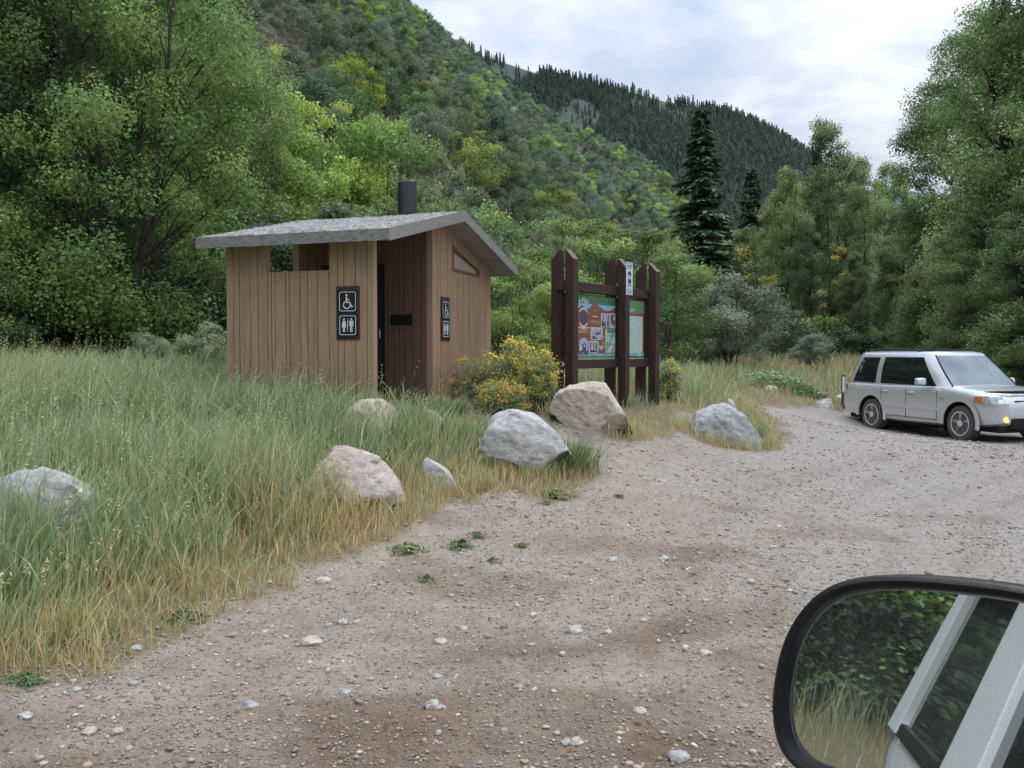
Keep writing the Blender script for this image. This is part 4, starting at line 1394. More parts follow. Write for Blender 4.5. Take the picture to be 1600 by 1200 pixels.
    # trim along the doors, door seams, handles
    for sg in (-1, 1):
        mb = MB(); mb.box((1.33, sg * .985, .62), (1.72, .022, .075)); mb.build('side_moulding', M['silver'], root, bevel=.008)
        mb = MB()
        for x in (.34, 1.16, 2.08):
            mb.box((x, sg * .9795, .70), (.009, .004, .60))
        mb.box((1.2, sg * .978, .395), (1.75, .004, .010)); mb.build('door_seam', M['dark'], root)
        for x in (.48, 1.30):
            mb = MB(); mb.tube([(x - .10, sg * .978, .925), (x - .085, sg * 1.0, .925), (x + .085, sg * 1.0, .93), (x + .10, sg * .978, .93)], .016, 8); mb.build('door_handle', M['silver'], root, smooth=50)
        # mirror
        mb = MB()
        mb.prism([(1.72, sg * .95, 1.12), (1.84, sg * .95, 1.12), (1.84, sg * .95, 1.16), (1.72, sg * .95, 1.16)], (0, sg * .12, .01)); st_ = mb.build('side_mirror', M['blackplastic'], root, bevel=.01)
        mb = MB(); mb.hexa([(1.70, sg * 1.02, 1.10), (1.86, sg * 1.03, 1.11), (1.84, sg * 1.24, 1.12), (1.72, sg * 1.24, 1.11), (1.70, sg * 1.02, 1.26), (1.84, sg * 1.03, 1.25), (1.82, sg * 1.23, 1.245), (1.72, sg * 1.23, 1.25)]); mb.build('mirror_shell', M['silver'], st_, bevel=.03, smooth=60)
        # lights
        mb = MB(); mb.hexa([(3.10, sg * .985, .80), (3.46, sg * .925, .785), (3.575, sg * .68, .785), (3.40, sg * .60, .785), (3.08, sg * .970, .935), (3.38, sg * .915, .945), (3.48, sg * .68, .945), (3.30, sg * .60, .94)]); hl = mb.build('headlight', M['lamp_clear'], root, bevel=.015, smooth=40)
        mb = MB(); mb.hexa([(3.085, sg * .991, .81), (3.30, sg * .962, .80), (3.25, sg * .82, .80), (3.10, sg * .85, .80), (3.07, sg * .976, .925), (3.24, sg * .952, .93), (3.2, sg * .82, .93), (3.06, sg * .84, .93)]); mb.build('turn_lamp', M['amber'], hl, bevel=.01)
        mb = MB(); mb.box((2.22, sg * .982, .845), (.10, .010, .035)); mb.build('side_marker', M['amber'], root, bevel=.004)
        mb = MB(); mb.tube([(3.45, sg * .70, .50), (3.60, sg * .69, .50)], [.062, .058], 16); fg = mb.build('fog_lamp', M['foglamp'], root, smooth=40)
        mb = MB(); mb.box((3.50, sg * .60, .50), (.14, .10, .10)); mb.build('fog_lamp_bezel', M['amber'], fg, bevel=.01)
        mb = MB(); mb.hexa([(-1.09, sg * .885, .80), (-.86, sg * .962, .80), (-.86, sg * .93, .80), (-1.09, sg * .85, .80), (-1.08, sg * .875, 1.02), (-.93, sg * .935, 1.02), (-.93, sg * .90, 1.02), (-1.08, sg * .84, 1.02)]) ; mb.build('tail_lamp', plain('tail_red', (.25, .02, .015), .2), root)
        for wx in (-.40, 2.27):
            mb = MB(); mb.box((wx, sg * .86, .30), (.02, .20, .26)); mb.build('mud_flap', M['blackplastic'], root)
    # dark bumper inset, grille, hood deflector, plate area
    mb = MB(); mb.hexa([(3.30, -.74, .30), (3.60, -.60, .31), (3.60, .60, .31), (3.30, .74, .30), (3.30, -.74, .44), (3.618, -.60, .53), (3.618, .60, .53), (3.30, .74, .44)]); mb.build('bumper_inset', M['blackplastic'], root, bevel=.02)
    mb = MB()
    for k in range(3): mb.box((3.58 - .02 * k, 0, .70 + .055 * k), (.05, .9, .028))
    gr = mb.build('grille', M['chrome'], root, bevel=.006)
    mb = MB(); mb.box((3.535, 0, .76), (.06, .96, .20)); mb.build('grille_mesh', M['blackplastic'], gr, bevel=.01)
    mb = MB(); mb.tube([(3.16, -.80, 1.015), (3.34, -.68, 1.02), (3.44, -.45, 1.02), (3.49, 0, 1.02), (3.44, .45, 1.02), (3.34, .68, 1.02), (3.16, .80, 1.015)], [.008, .022, .03, .03, .03, .022, .008], 8); mb.build('hood_deflector', M['blackplastic'], root, smooth=60)
    for wx in (0, 2.7):
        for sg in (-1, 1): wheel(root, (wx, sg * .845, .365), sg)
    return root


silver_car()

# ------------------------------------------------------------------ the white car the picture is taken from, with its mirror
CF = np.array([math.cos(math.radians(20)), math.sin(math.radians(20)), 0]); CLF = np.array([-CF[1], CF[0], 0])
CO = np.array([0, 0, 0]) - .86 * CLF
wc = empty('white_car', (float(CO[0]), float(CO[1]), 0.0), math.radians(20))
tag(wc, 'white car whose own flank shows in its black door mirror at lower right', 'car')


def white_car():
    R_ = wc
    yb = .985
    # lower body, closed shell by loft
    def ring(x, w, zb, belt): return [(x, 0, zb), (x, w * .85, zb), (x, w - .02, zb + .08), (x, w, .75), (x, w, 1.0), (x, w - .012, 1.16), (x, w - .04, belt), (x, w - .12, belt + .005), (x, 0, belt + .005)]
    st = [(-3.05, .84, .50, 1.22), (-3.02, .90, .46, 1.24), (-2.92, .955, .42, 1.25), (-2.5, .98, .38, 1.25), (0, .985, .36, 1.25), (1.0, .985, .36, 1.24), (2.2, .97, .38, 1.14), (2.45, .93, .42, 1.08), (2.52, .84, .5, 1.0)]
    body = loft(st, ring).build('body', M['white_paint'], R_, smooth=34)
    bpy.context.view_layer.update()
    cut = []
    for wx in (-1.85, 1.55):
        for sg in (-1, 1):
            c = MB(); c.lathe([(.45, -.3), (.45, .3)], (wx, sg * .92, .38), 'y', 36); cut.append(c.build('wheel_arch_cutter', M['dark'], R_))
    bpy.context.view_layer.update(); boolean_cut(body, cut)
    for wx in (-1.85, 1.55):
        for sg in (-1, 1): wheel(R_, (wx, sg * .85, .38), sg, .38, .24)

    def ys(z): return .955 - (z - 1.24) * .30
    zt = 1.86

    def slab(name, quad, mat, sg, t=.05, off=0.0, parent=R_):  # quad: (x,z) list on the leaning side
        mb = MB(); mb.prism([(x, sg * (ys(z) + off), z) for x, z in quad], (0, -sg * t, 0)); return mb.build(name, mat, parent, bevel=.004 if t > .02 else 0)
    for sg in (-1, 1):
        slab('window_pillar', [(-.62, 1.24), (-.46, 1.24), (-.50, zt), (-.64, zt)], M['white_paint'], sg, .07)
        slab('window_pillar', [(-1.64, 1.24), (-1.24, 1.24), (-1.34, zt), (-1.64, zt)], M['white_paint'], sg, .07)
        slab('window_pillar', [(-2.98, 1.24), (-2.70, 1.24), (-2.56, zt), (-2.76, zt)], M['white_paint'], sg, .07)
        slab('window_pillar', [(.62, 1.24), (.75, 1.24), (.34, zt), (.24, zt)], M['white_paint'], sg, .06)
        slab('side_window', [(-1.24, 1.245), (-.62, 1.245), (-.64, zt - .02), (-1.34, zt - .02)], M['glass'], sg, .008, -.022)
        slab('side_window', [(-2.62, 1.245), (-1.64, 1.245), (-1.64, zt - .02), (-2.50, zt - .02)], M['glass'], sg, .008, -.022)
        for x0, x1 in ((-1.24, -.62), (-2.60, -1.66)):
            slab('belt_trim', [(x0 + .01, 1.245), (x1 - .01, 1.245), (x1 - .01, 1.29), (x0 + .01, 1.29)], M['blackplastic'], sg, .02, .006)
        slab('window_seal', [(-2.52, zt - .05), (-1.66, zt - .05), (-1.66, zt - .03), (-2.51, zt - .03)], M['blackplastic'], sg, .01, .004)
        slab('window_seal', [(-1.32, zt - .05), (-.65, zt - .05), (-.65, zt - .03), (-1.33, zt - .03)], M['blackplastic'], sg, .01, .004)
        for x in (-.72, .18):
            mb = MB(); mb.box((x, sg * .993, 1.06), (.22, .02, .085)); h = mb.build('door_handle', M['blackplastic'], R_, bevel=.008)
        mb = MB()
        for x in (-1.50, -.50, .70): mb.box((x, sg * .9855, .86), (.010, .004, .62))
        mb.build('door_seam', M['dark'], R_)
        mb = MB(); mb.box((-.35, sg * .992, .72), (2.3, .02, .10)); mb.build('side_moulding', M['trim'], R_, bevel=.01)
        mb = MB(); mb.hexa([(-3.055, sg * .80, .92), (-2.93, sg * .962, .92), (-2.9, sg * .93, .92), (-3.03, sg * .78, .92), (-3.05, sg * .80, 1.22), (-2.94, sg * .945, 1.22), (-2.9, sg * .92, 1.22), (-3.03, sg * .78, 1.22)]); mb.build('tail_lamp', plain('tail_grey', (.16, .165, .17), .25), R_)
    # roof
    mb = MB(); yr = ys(zt)
    mb.hexa([(-2.74, -yr, zt), (.34, -yr, zt), (.34, yr, zt), (-2.74, yr, zt), (-2.70, -yr + .05, zt + .045), (.26, -yr + .05, zt + .045), (.26, yr - .05, zt + .045), (-2.70, yr - .05, zt + .045)])
    mb.build('roof', M['white_paint'], R_, bevel=.02, smooth=50)
    mb = MB(); mb.prism([(-2.99, -.86, 1.27), (-2.99, .86, 1.27), (-2.74, .74, zt - .01), (-2.74, -.74, zt - .01)], (.01, 0, 0)); mb.build('rear_window', M['glass'], R_)
    mb = MB(); mb.prism([(.76, -.86, 1.25), (.76, .86, 1.25), (.33, .74, zt - .01), (.33, -.74, zt - .01)], (-.01, 0, 0)); mb.build('windscreen', M['glass'], R_)


white_car()

MIR_C = unproj(1450, 1085, .5)
MIR_R = -CF * 1.0 - CLF * .125 + np.array([0, 0, -.045])


def mirror():
    cam = np.array([0, 0, ZC])
    v = MIR_C - cam; v /= np.linalg.norm(v)
    r = MIR_R / np.linalg.norm(MIR_R)
    n = r - v; n /= np.linalg.norm(n)
    up = np.array([0, 0, 1.0]); eu = np.cross(up, n); eu /= np.linalg.norm(eu); ev = np.cross(n, eu)
    outl = [(1212.5, 1095), (1215, 1135), (1224, 1166), (1240, 1190), (1268, 1213), (1310, 1228), (1400, 1238), (1560, 1243), (1650, 1236), (1688, 1205), (1698, 1140), (1698, 1030), (1690, 962), (1660, 929), (1600, 915), (1540, 907), (1470, 900), (1420, 897.5), (1375, 898), (1335, 903), (1298, 916), (1268, 939), (1243, 972), (1226, 1012), (1217, 1055)]
    pts = []
    for px, py in outl:
        d = unproj(px, py, 1.0) - cam
        t = ((MIR_C - cam) @ n) / (d @ n)
        q = cam + d * t - MIR_C
        pts.append((q @ eu, q @ ev))
    # smooth closed outline
    pts = np.array(pts)
    for _ in range(2):
        a, b = pts, np.roll(pts, -1, 0)
        pts = np.stack([.75 * a + .25 * b, .25 * a + .75 * b], 1).reshape(-1, 2)
    cen = (pts.max(0) + pts.min(0)) / 2
    m = len(pts)
    # inset by a constant distance using edge normals
    tg = np.roll(pts, -1, 0) - np.roll(pts, 1, 0); tg /= np.linalg.norm(tg, axis=1)[:, None]
    nr = np.stack([-tg[:, 1], tg[:, 0]], 1)
    if ((cen - pts) * nr).sum() < 0: nr = -nr

    def lay(ins, w, sc=1.0): return [MIR_C + eu * (cen[0] + (p[0] - cen[0]) * sc + q[0] * ins) + ev * (cen[1] + (p[1] - cen[1]) * sc + q[1] * ins) + n * w for p, q in zip(pts, nr)]
    mi = Matrix.Rotation(-math.radians(20), 4, 'Z') @ Matrix.Translation(-Vector(CO))

    def tol(P): return [tuple(mi @ Vector(p)) for p in P]
    sm = empty('side_mirror'); sm.parent = wc
    rings = [lay(.0, -.10, .55), lay(0, -.085, .80), lay(0, -.05, .96), lay(0, -.012), lay(0.0, .004), lay(.0012, .0078), lay(.0035, .0095), lay(.006, .0088), lay(.0078, .005), lay(.0090, -.003)]
    mb = MB(); P = []
    for q in rings: P += tol(q)
    fs = [(j * m + k, j * m + (k + 1) % m, (j + 1) * m + (k + 1) % m, (j + 1) * m + k) for j in range(len(rings) - 1) for k in range(m)]
    fs.append(tuple(range(m)))
    mb.add(P, fs); mb.build('housing', M['blackplastic'], sm, smooth=50)
    mm, nt, b, o = nodes('mirror_glass')
    b.inputs['Base Color'].default_value = (.74, .80, .80, 1); b.inputs['Metallic'].default_value = 1; b.inputs['Roughness'].default_value = .012
    df = N(nt, 'ShaderNodeBsdfDiffuse'); df.inputs[0].default_value = (.55, .54, .5, 1)
    v_ = coords(nt); dust = noise(nt, v_, 900, 2, .5); cl = noise(nt, v_, 22, 4, .6)
    a1 = ramp(nt, dust, [(.60, (0, 0, 0)), (.72, (.22, .22, .22))]); a2 = ramp(nt, cl, [(.35, (.03, .03, .03)), (.75, (.12, .12, .12))])
    ad = N(nt, 'ShaderNodeMath', operation='ADD'); L(nt, a1, ad.inputs[0]); L(nt, a2, ad.inputs[1])
    mx = N(nt, 'ShaderNodeMixShader'); L(nt, ad.outputs[0], mx.inputs[0]); L(nt, b.outputs[0], mx.inputs[1]); L(nt, df.outputs[0], mx.inputs[2]); L(nt, mx.outputs[0], o.inputs[0])
    q = lay(.0088, -.0015); mb = MB(); mb.add(tol(q), [tuple(range(m))]); g = mb.build('mirror_glass', mm, sm)
    q1, q2 = lay(.0088, -.0012), lay(.0098, -.0012); mb = MB(); mb.add(tol(q1) + tol(q2), [(k, (k + 1) % m, m + (k + 1) % m, m + k) for k in range(m)]); mb.build('glass_edge', M['chrome'], g)
    # arm to the door
    c0 = Vector(tol([MIR_C + eu * cen[0] - n * .07 + ev * (cen[1] - .03)])[0])
    mb = MB(); mb.hexa([(c0.x - .02, .96, c0.z - .12), (c0.x + .06, .96, c0.z - .12), (c0.x + .05, c0.y, c0.z - .02), (c0.x - .0, c0.y, c0.z - .02), (c0.x - .02, .95, c0.z - .03), (c0.x + .06, .95, c0.z - .03), (c0.x + .05, c0.y, c0.z + .03), (c0.x, c0.y, c0.z + .03)]); mb.build('mirror_arm', M['blackplastic'], sm, bevel=.008)


mirror()

# ------------------------------------------------------------------ foliage
def leaf_quads(Pc, Nd, size, cols, rg, asp=.55, droop=.25):
    n = len(Pc)
    Nd = Nd / (np.linalg.norm(Nd, axis=1)[:, None] + 1e-9)
    t = rg.normal(size=(n, 3)); t -= Nd * (t * Nd).sum(1)[:, None]; t /= np.linalg.norm(t, axis=1)[:, None] + 1e-9
    b = np.cross(Nd, t)
    s = size[:, None]
    w = asp
    A = Pc - t * s * .5; B = Pc + b * s * w * .5 + Nd * s * .10; C = Pc + t * s * .5 - Nd * s * droop * .3; D = Pc - b * s * w * .5 + Nd * s * .10
    V = np.stack([A, B, C, D], 1).reshape(-1, 3)
    F_ = (np.arange(n) * 4)[:, None] + np.arange(4)
    return V, F_, np.repeat(cols, 4, 0)


GREENS = dict(
    maple=[(.065, .115, .045), (.095, .155, .055), (.135, .20, .068), (.175, .235, .075), (.08, .135, .055)],
    dark=[(.042, .075, .045), (.062, .102, .056), (.08, .125, .062), (.105, .155, .075)],
    yellowgreen=[(.13, .20, .045), (.18, .26, .055), (.23, .30, .06), (.10, .17, .045)],
    cotton=[(.10, .15, .065), (.135, .195, .08), (.17, .235, .10), (.21, .27, .12), (.075, .115, .055)],
    olive=[(.155, .20, .135), (.20, .245, .18), (.245, .285, .22), (.13, .165, .11)],
    gambel=[(.07, .105, .06), (.095, .135, .078), (.125, .165, .095), (.08, .115, .07)],
    gold=[(.30, .235, .04), (.36, .28, .045), (.28, .25, .05), (.20, .21, .05)],
    rust=[(.24, .155, .075), (.28, .19, .10), (.21, .15, .075), (.17, .16, .08)],
    fresh=[(.12, .19, .055), (.16, .245, .07), (.20, .285, .085), (.09, .15, .05)])


def crown(clumps, nl, size, pal, rg, asp=.6, up=.7, flat=.65, accents=None):
    """clumps: (center, radius). leaves spread through flattened clumps"""
    C = np.array([c for c, r in clumps]); Rr = np.array([r for c, r in clumps])
    w = Rr ** 2; w /= w.sum()
    k = rg.choice(len(C), nl, p=w)
    d = rg.normal(size=(nl, 3)); d /= np.linalg.norm(d, axis=1)[:, None]
    rr = rg.uniform(0, 1, nl) ** .45
    # lumpy outline
    rr = rr * (1 + .28 * np.sin(5 * d[:, 0] + k) * np.sin(4 * d[:, 1] + 2 * k))
    P = C[k] + d * rr[:, None] * Rr[k][:, None] * np.array([1, 1, flat])
    Nd = d * .5 + np.array([0, 0, up]) + rg.normal(size=(nl, 3)) * .55
    pal = np.array(pal)
    ck = rg.integers(0, len(pal), len(C))
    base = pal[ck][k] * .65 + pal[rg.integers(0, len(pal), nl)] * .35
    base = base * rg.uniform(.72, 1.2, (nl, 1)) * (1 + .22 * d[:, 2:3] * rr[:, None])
    if accents is not None:
        ap, frac = accents
        sel = (rg.uniform(0, 1, len(C)) < frac)[k] & (rg.uniform(0, 1, nl) < .75)
        base[sel] = np.array(ap)[rg.integers(0, len(ap), sel.sum())] * rg.uniform(.8, 1.15, (sel.sum(), 1))
    return leaf_quads(P, Nd, size * rg.uniform(.65, 1.25, nl), base, rg, asp)


def limb(mb, a, b, r0, r1, rg, bend=.15, n=5, seg=4):
    a, b = np.array(a, float), np.array(b, float)
    ln = np.linalg.norm(b - a)
    j = rg.normal(size=3) * ln * bend
    pts = [a + (b - a) * t + j * math.sin(math.pi * t) * .5 + np.array([0, 0, ln * .10 * math.sin(math.pi * t)]) for t in np.linspace(0, 1, seg + 1)]
    mb.tube(pts, list(np.linspace(r0, r1, seg + 1)), n, cap=False)
    return pts


def broadleaf(seed, H, prof, nclump, rc, nl, lsize, pal, stems=3, spread=.25, zlow=.12, trunk_r=.12, asp=.6, flat=.65, accents=None, up=.7, bare=0, twigs=3):
    """returns (trunk MB, crown arrays). prof(u): crown radius at relative height u"""
    rg = np.random.default_rng(seed)
    mb = MB()
    axes = []
    for s in range(stems):
        a = 2 * math.pi * s / stems + rg.uniform(-.5, .5)
        o = np.array([math.cos(a), math.sin(a), 0]) * (.12 * (stems > 1) * H / 8)
        top = np.array([math.cos(a), math.sin(a), 0]) * spread * H * rg.uniform(.4, 1.0) * (stems > 1) + np.array([rg.normal() * .03 * H, rg.normal() * .03 * H, H * rg.uniform(.82, .97)])
        mid = o * .5 + (o + top) * .5 * np.array([.75, .75, 1]) + rg.normal(size=3) * .02 * H
        pts = []
        for t in np.linspace(0, 1, 9):
            p = (1 - t) ** 2 * o + 2 * t * (1 - t) * mid + t * t * top + np.array([rg.normal(), rg.normal(), 0]) * .008 * H * (0 < t < 1)
            pts.append(p)
        pts[0] = pts[0] - np.array([0, 0, .25])
        r0 = trunk_r * rg.uniform(.75, 1.15) / (stems ** .35)
        mb.tube(pts, [r0 * (1.25 if i == 0 else (1 - .88 * i / 8)) for i in range(9)], 7, cap=False)
        axes.append((np.array(pts), r0))
    cl = []
    for k in range(nclump):
        u = zlow + (1 - zlow) * ((k + rg.uniform(0, 1)) / nclump)
        a = rg.uniform(0, 6.2832)
        rad = prof(u) * math.sqrt(rg.uniform(.12, 1.0))
        ax, r0 = axes[rg.integers(0, len(axes))]
        cz = u * H
        i = int(np.argmin(np.abs(ax[:, 2] - cz)))
        lean = ax[i] * .45
        c = np.array([lean[0] + rad * math.cos(a), lean[1] + rad * math.sin(a), cz])
        r = rc * rg.uniform(.65, 1.35) * (1.0 if u < .85 else .75)
        # attach to a stem lower down
        best = min(axes, key=lambda q: np.linalg.norm(q[0][max(1, i - 2)] - c))
        j = max(1, min(7, int(np.argmin(np.abs(best[0][:, 2] - (cz - .55 * rad - .3))))))
        rr = best[1] * (1 - .88 * j / 8)
        pts = limb(mb, best[0][j], c, max(.012, rr * .55), .006, rg)
        for q in range(twigs):
            e = c + rg.normal(size=3) * r * .55
            limb(mb, pts[2 + (q % 2)], e, .010 * H / 8, .003, rg, .1, 3, 2)
        cl.append((c, r))
    if bare:
        for k in range(bare):
            ax, r0 = axes[rg.integers(0, len(axes))]
            j = rg.integers(3, 8); d = rg.normal(size=3); d[2] = abs(d[2]) + .6; d /= np.linalg.norm(d)
            b_ = ax[j] + d * H * rg.uniform(.12, .32)
            pts = limb(mb, ax[j], b_, .02 * H / 6, .004, rg, .12, 4, 3)
            for q in range(5):
                d2 = d + rg.normal(size=3) * .5
                limb(mb, pts[1 + q % 3], pts[1 + q % 3] + d2 / np.linalg.norm(d2) * H * rg.uniform(.06, .15), .008 * H / 6, .002, rg, .1, 3, 2)
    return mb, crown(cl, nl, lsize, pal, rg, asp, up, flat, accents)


def conifer(seed, H, Rad, levels, per, cards, csize, low=False):
    rg = np.random.default_rng(seed)
    mb = MB(); mb.tube([(0, 0, -.3), (0, 0, H * .5), (0, 0, H)], [H * .014, H * .008, .01], 5 if low else 8, cap=False)
    P, Nd, S, Cc = [], [], [], []
    T = []
    for l in range(levels):
        u = (l + rg.uniform(0, .6)) / levels
        z = H * (.05 + .95 * u)
        Ln = Rad * (1 - u) ** .85 * rg.uniform(.75, 1.12) + .12
        for k in range(per):
            a = rg.uniform(0, 6.2832); d = np.array([math.cos(a), math.sin(a), 0])
            L_ = Ln * rg.uniform(.65, 1.1)
            dr = rg.uniform(.12, .38)
            if not low: mb.tube([(0, 0, z), tuple(d * L_ * .5 + np.array([0, 0, z - dr * L_ * .2])), tuple(d * L_ + np.array([0, 0, z - dr * L_ * .5]))], [.03, .018, .005], 3, cap=False)
            for c in range(cards):
                t = ((c + rg.uniform(0, 1)) / cards) ** .62 * .88 + .12
                p = d * L_ * t + np.array([0, 0, z - dr * L_ * (.15 + .4 * t * t)])
                sd = np.array([-d[1], d[0], 0]) * rg.normal() * (.16 * L_ * (1.15 - t) + .03)
                P.append(p + sd + np.array([0, 0, -abs(rg.normal()) * .05 * (csize / .3)]))
                Nd.append(np.array([0, 0, 1.0]) + d * .35 + rg.normal(size=3) * .35)
                T.append(d * .8 + sd / (np.linalg.norm(sd) + 1e-6) * .6 + np.array([0, 0, -.35]))
                S.append(csize * rg.uniform(.7, 1.3))
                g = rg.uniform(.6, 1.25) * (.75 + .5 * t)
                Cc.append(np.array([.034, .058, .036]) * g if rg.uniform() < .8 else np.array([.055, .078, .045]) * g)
    P, Nd, S, Cc, T = map(np.array, (P, Nd, S, Cc, T))
    n = len(P)
    Nd /= np.linalg.norm(Nd, axis=1)[:, None]; T -= Nd * (T * Nd).sum(1)[:, None]; T /= np.linalg.norm(T, axis=1)[:, None]
    B = np.cross(Nd, T); s = S[:, None]; w = .40 if not low else .5
    V = np.stack([P - T * s * .5, P + B * s * w * .5, P + T * s * .6 - np.array([0, 0, .1]) * s, P - B * s * w * .5], 1).reshape(-1, 3)
    return mb, (V, (np.arange(n) * 4)[:, None] + np.arange(4), np.repeat(Cc, 4, 0))


def tree_proto(mbcr, leafm, barkm):
    mb, (V, F_, C) = mbcr
    t = mb.mesh('trunk', barkm, smooth=60)
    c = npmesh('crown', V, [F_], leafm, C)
    return t, c


def joined(proto, leafm, barkm):
    """trunk and crown in one mesh for trees too small to show parts"""
    t, c = proto
    tv = np.empty(len(t.vertices) * 3); t.vertices.foreach_get('co', tv); tv = tv.reshape(-1, 3)
    tf = np.array([list(p.vertices) for p in t.polygons if len(p.vertices) == 4], np.int32)
    cv = np.empty(len(c.vertices) * 3); c.vertices.foreach_get('co', cv); cv = cv.reshape(-1, 3)
    cf = np.empty(len(c.loops), np.int32); c.loops.foreach_get('vertex_index', cf); cf = cf.reshape(-1, 4)
    col = np.empty(len(cv) * 4, np.float32); c.color_attributes['Col'].data.foreach_get('color', col)
    me = npmesh('tree', np.concatenate([cv, tv]), [cf, tf + len(cv)], leafm, np.concatenate([col.reshape(-1, 4)[:, :3], np.full((len(tv), 3), .1)]))
    me.materials.append(barkm)
    mi = np.zeros(len(me.polygons), np.int32); mi[len(cf):] = 1
    me.polygons.foreach_set('material_index', mi)
    return me


def plant(name, proto, x, y, s, rz, label, cat, group, color=(1, 1, 1), sxy=1.0, parts=('trunk', 'crown'), dz=0.0, lean=(0, 0)):
    root = empty(name, (x, y, gz1(x, y) + dz), rz)
    root.scale = (s * sxy, s * sxy, s)
    root.rotation_euler = (lean[0], lean[1], rz)
    tag(root, label, cat, group)
    for nm, me in zip(parts, proto):
        o = link(nm, me, root)
        o.color = (*color, 1)
    return root


def round_prof(R0): return lambda u: R0 * math.sin(math.pi * min(1, max(0, .10 + .86 * u))) ** .7
def tall_prof(R0): return lambda u: R0 * (.55 + .45 * math.sin(math.pi * min(1, .15 + .8 * u))) * (1 if u < .8 else max(.25, (1.05 - u) / .25))


BK, BD, TW = M['bark'], M['bark_dark'], M['twig']
ML, CLF_, SL = M['maple_leaf'], M['cotton_leaf'], M['shrub_leaf']
big = [tree_proto(broadleaf(200 + i, 13.0, round_prof(3.7), 155, .80, 82000, .112, GREENS['maple'] if i != 1 else GREENS['dark'], 5, .20, .10, .20, flat=.85, up=.6), ML, BD) for i in range(3)]
med = [tree_proto(broadleaf(220 + i, 6.0, round_prof(2.1), 42, .72, 17000, .125, [GREENS['fresh'], GREENS['maple'], GREENS['yellowgreen'], GREENS['dark']][i], 5, .22, .06, .10, flat=.6), ML, BK) for i in range(4)]
acc = [tree_proto(broadleaf(230, 6.0, round_prof(2.0), 40, .7, 15000, .13, GREENS['yellowgreen'], 4, .22, .1, .10, accents=(GREENS['gold'] + GREENS['rust'][:1], .30)), ML, BK)]
hil = [tree_proto(broadleaf(240 + i, 5.5, round_prof(2.2), 36, .75, 8500, .18, [GREENS['maple'], GREENS['gambel'], GREENS['dark'], GREENS['yellowgreen'], GREENS['gambel']][i], 4, .25, .05, .09, flat=.75, twigs=1), ML, BK) for i in range(5)]
bare = [tree_proto(broadleaf(250 + i, 5.5, round_prof(1.9), 16, .5, 1800, .16, GREENS['gambel'] if i else GREENS['gambel'] * 3 + GREENS['rust'][2:], 6, .28, .1, .07, twigs=2, bare=34), ML, TW) for i in range(2)]
cot = [tree_proto(broadleaf(260 + i, 16.0, tall_prof(2.0), 100, .80, 38000, .15, GREENS['cotton'], 2 + i % 2, .10, .10, .22, flat=.85, up=.4), CLF_, BD) for i in range(3)]
bigcot = [tree_proto(broadleaf(270 + i, 19.0, tall_prof(4.0), 175, 1.0, 76000, .15, GREENS['cotton'], 3, .14, .06, .28, flat=.75, up=.5), CLF_, BD) for i in range(2)]
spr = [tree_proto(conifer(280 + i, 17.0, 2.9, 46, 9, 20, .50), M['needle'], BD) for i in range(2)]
shr = [tree_proto(broadleaf(290 + i, 2.0, round_prof(1.0), 24, .42, 5200, .085, [GREENS['dark'], GREENS['fresh'], GREENS['gambel']][i], 6, .25, .05, .03, asp=.5), SL, BK) for i in range(3)]
oli = [tree_proto(broadleaf(300 + i, 3.4, round_prof(1.35), 52, .42, 26000, .09, GREENS['olive'], 8, .26, .16, .05, asp=.4, flat=.8), SL, BD) for i in range(2)]
SM = ('stems', 'foliage')


def pt(px, Y): return (px - 800) / F * Y, Y


def hz_(px, ytop, Y, H):
    """scale so that the tree of natural height H reaches image row ytop"""
    x, y = pt(px, Y)
    return (ZC + (HZ - ytop) / F * Y - gz1(x, y)) / H


G1 = 'tall maples at the left edge of the clearing'
for px, Y, ytop, k, lab, c in [(-120, 20, -160, 0, 'tall maple leaning in from beyond the left edge of the picture', (1.12, 1.18, 1.0)),
                               (25, 22, -190, 1, 'tall dark maple with upright trunks at the far left', (1.1, 1.15, 1.05)),
                               (190, 20.5, -170, 0, 'tall light green maple with a fan of dark trunks, left of the toilet building', (1.25, 1.32, 1.08)),
                               (330, 27, 60, 2, 'rounded maple between the fan-trunked maple and the toilet roof', (.9, 1, .9)),
                               (95, 28, -120, 1, 'dark maple standing behind the fan-trunked maple', (.85, .9, .9)),
                               (-40, 29, -150, 2, 'maple in the second row at the far left', (1, 1, 1))]:
    x, y = pt(px, Y)
    plant('maple_tree', big[k], x, y, hz_(px, ytop, Y, 13.0), px * .37, lab, 'tree', G1, c)
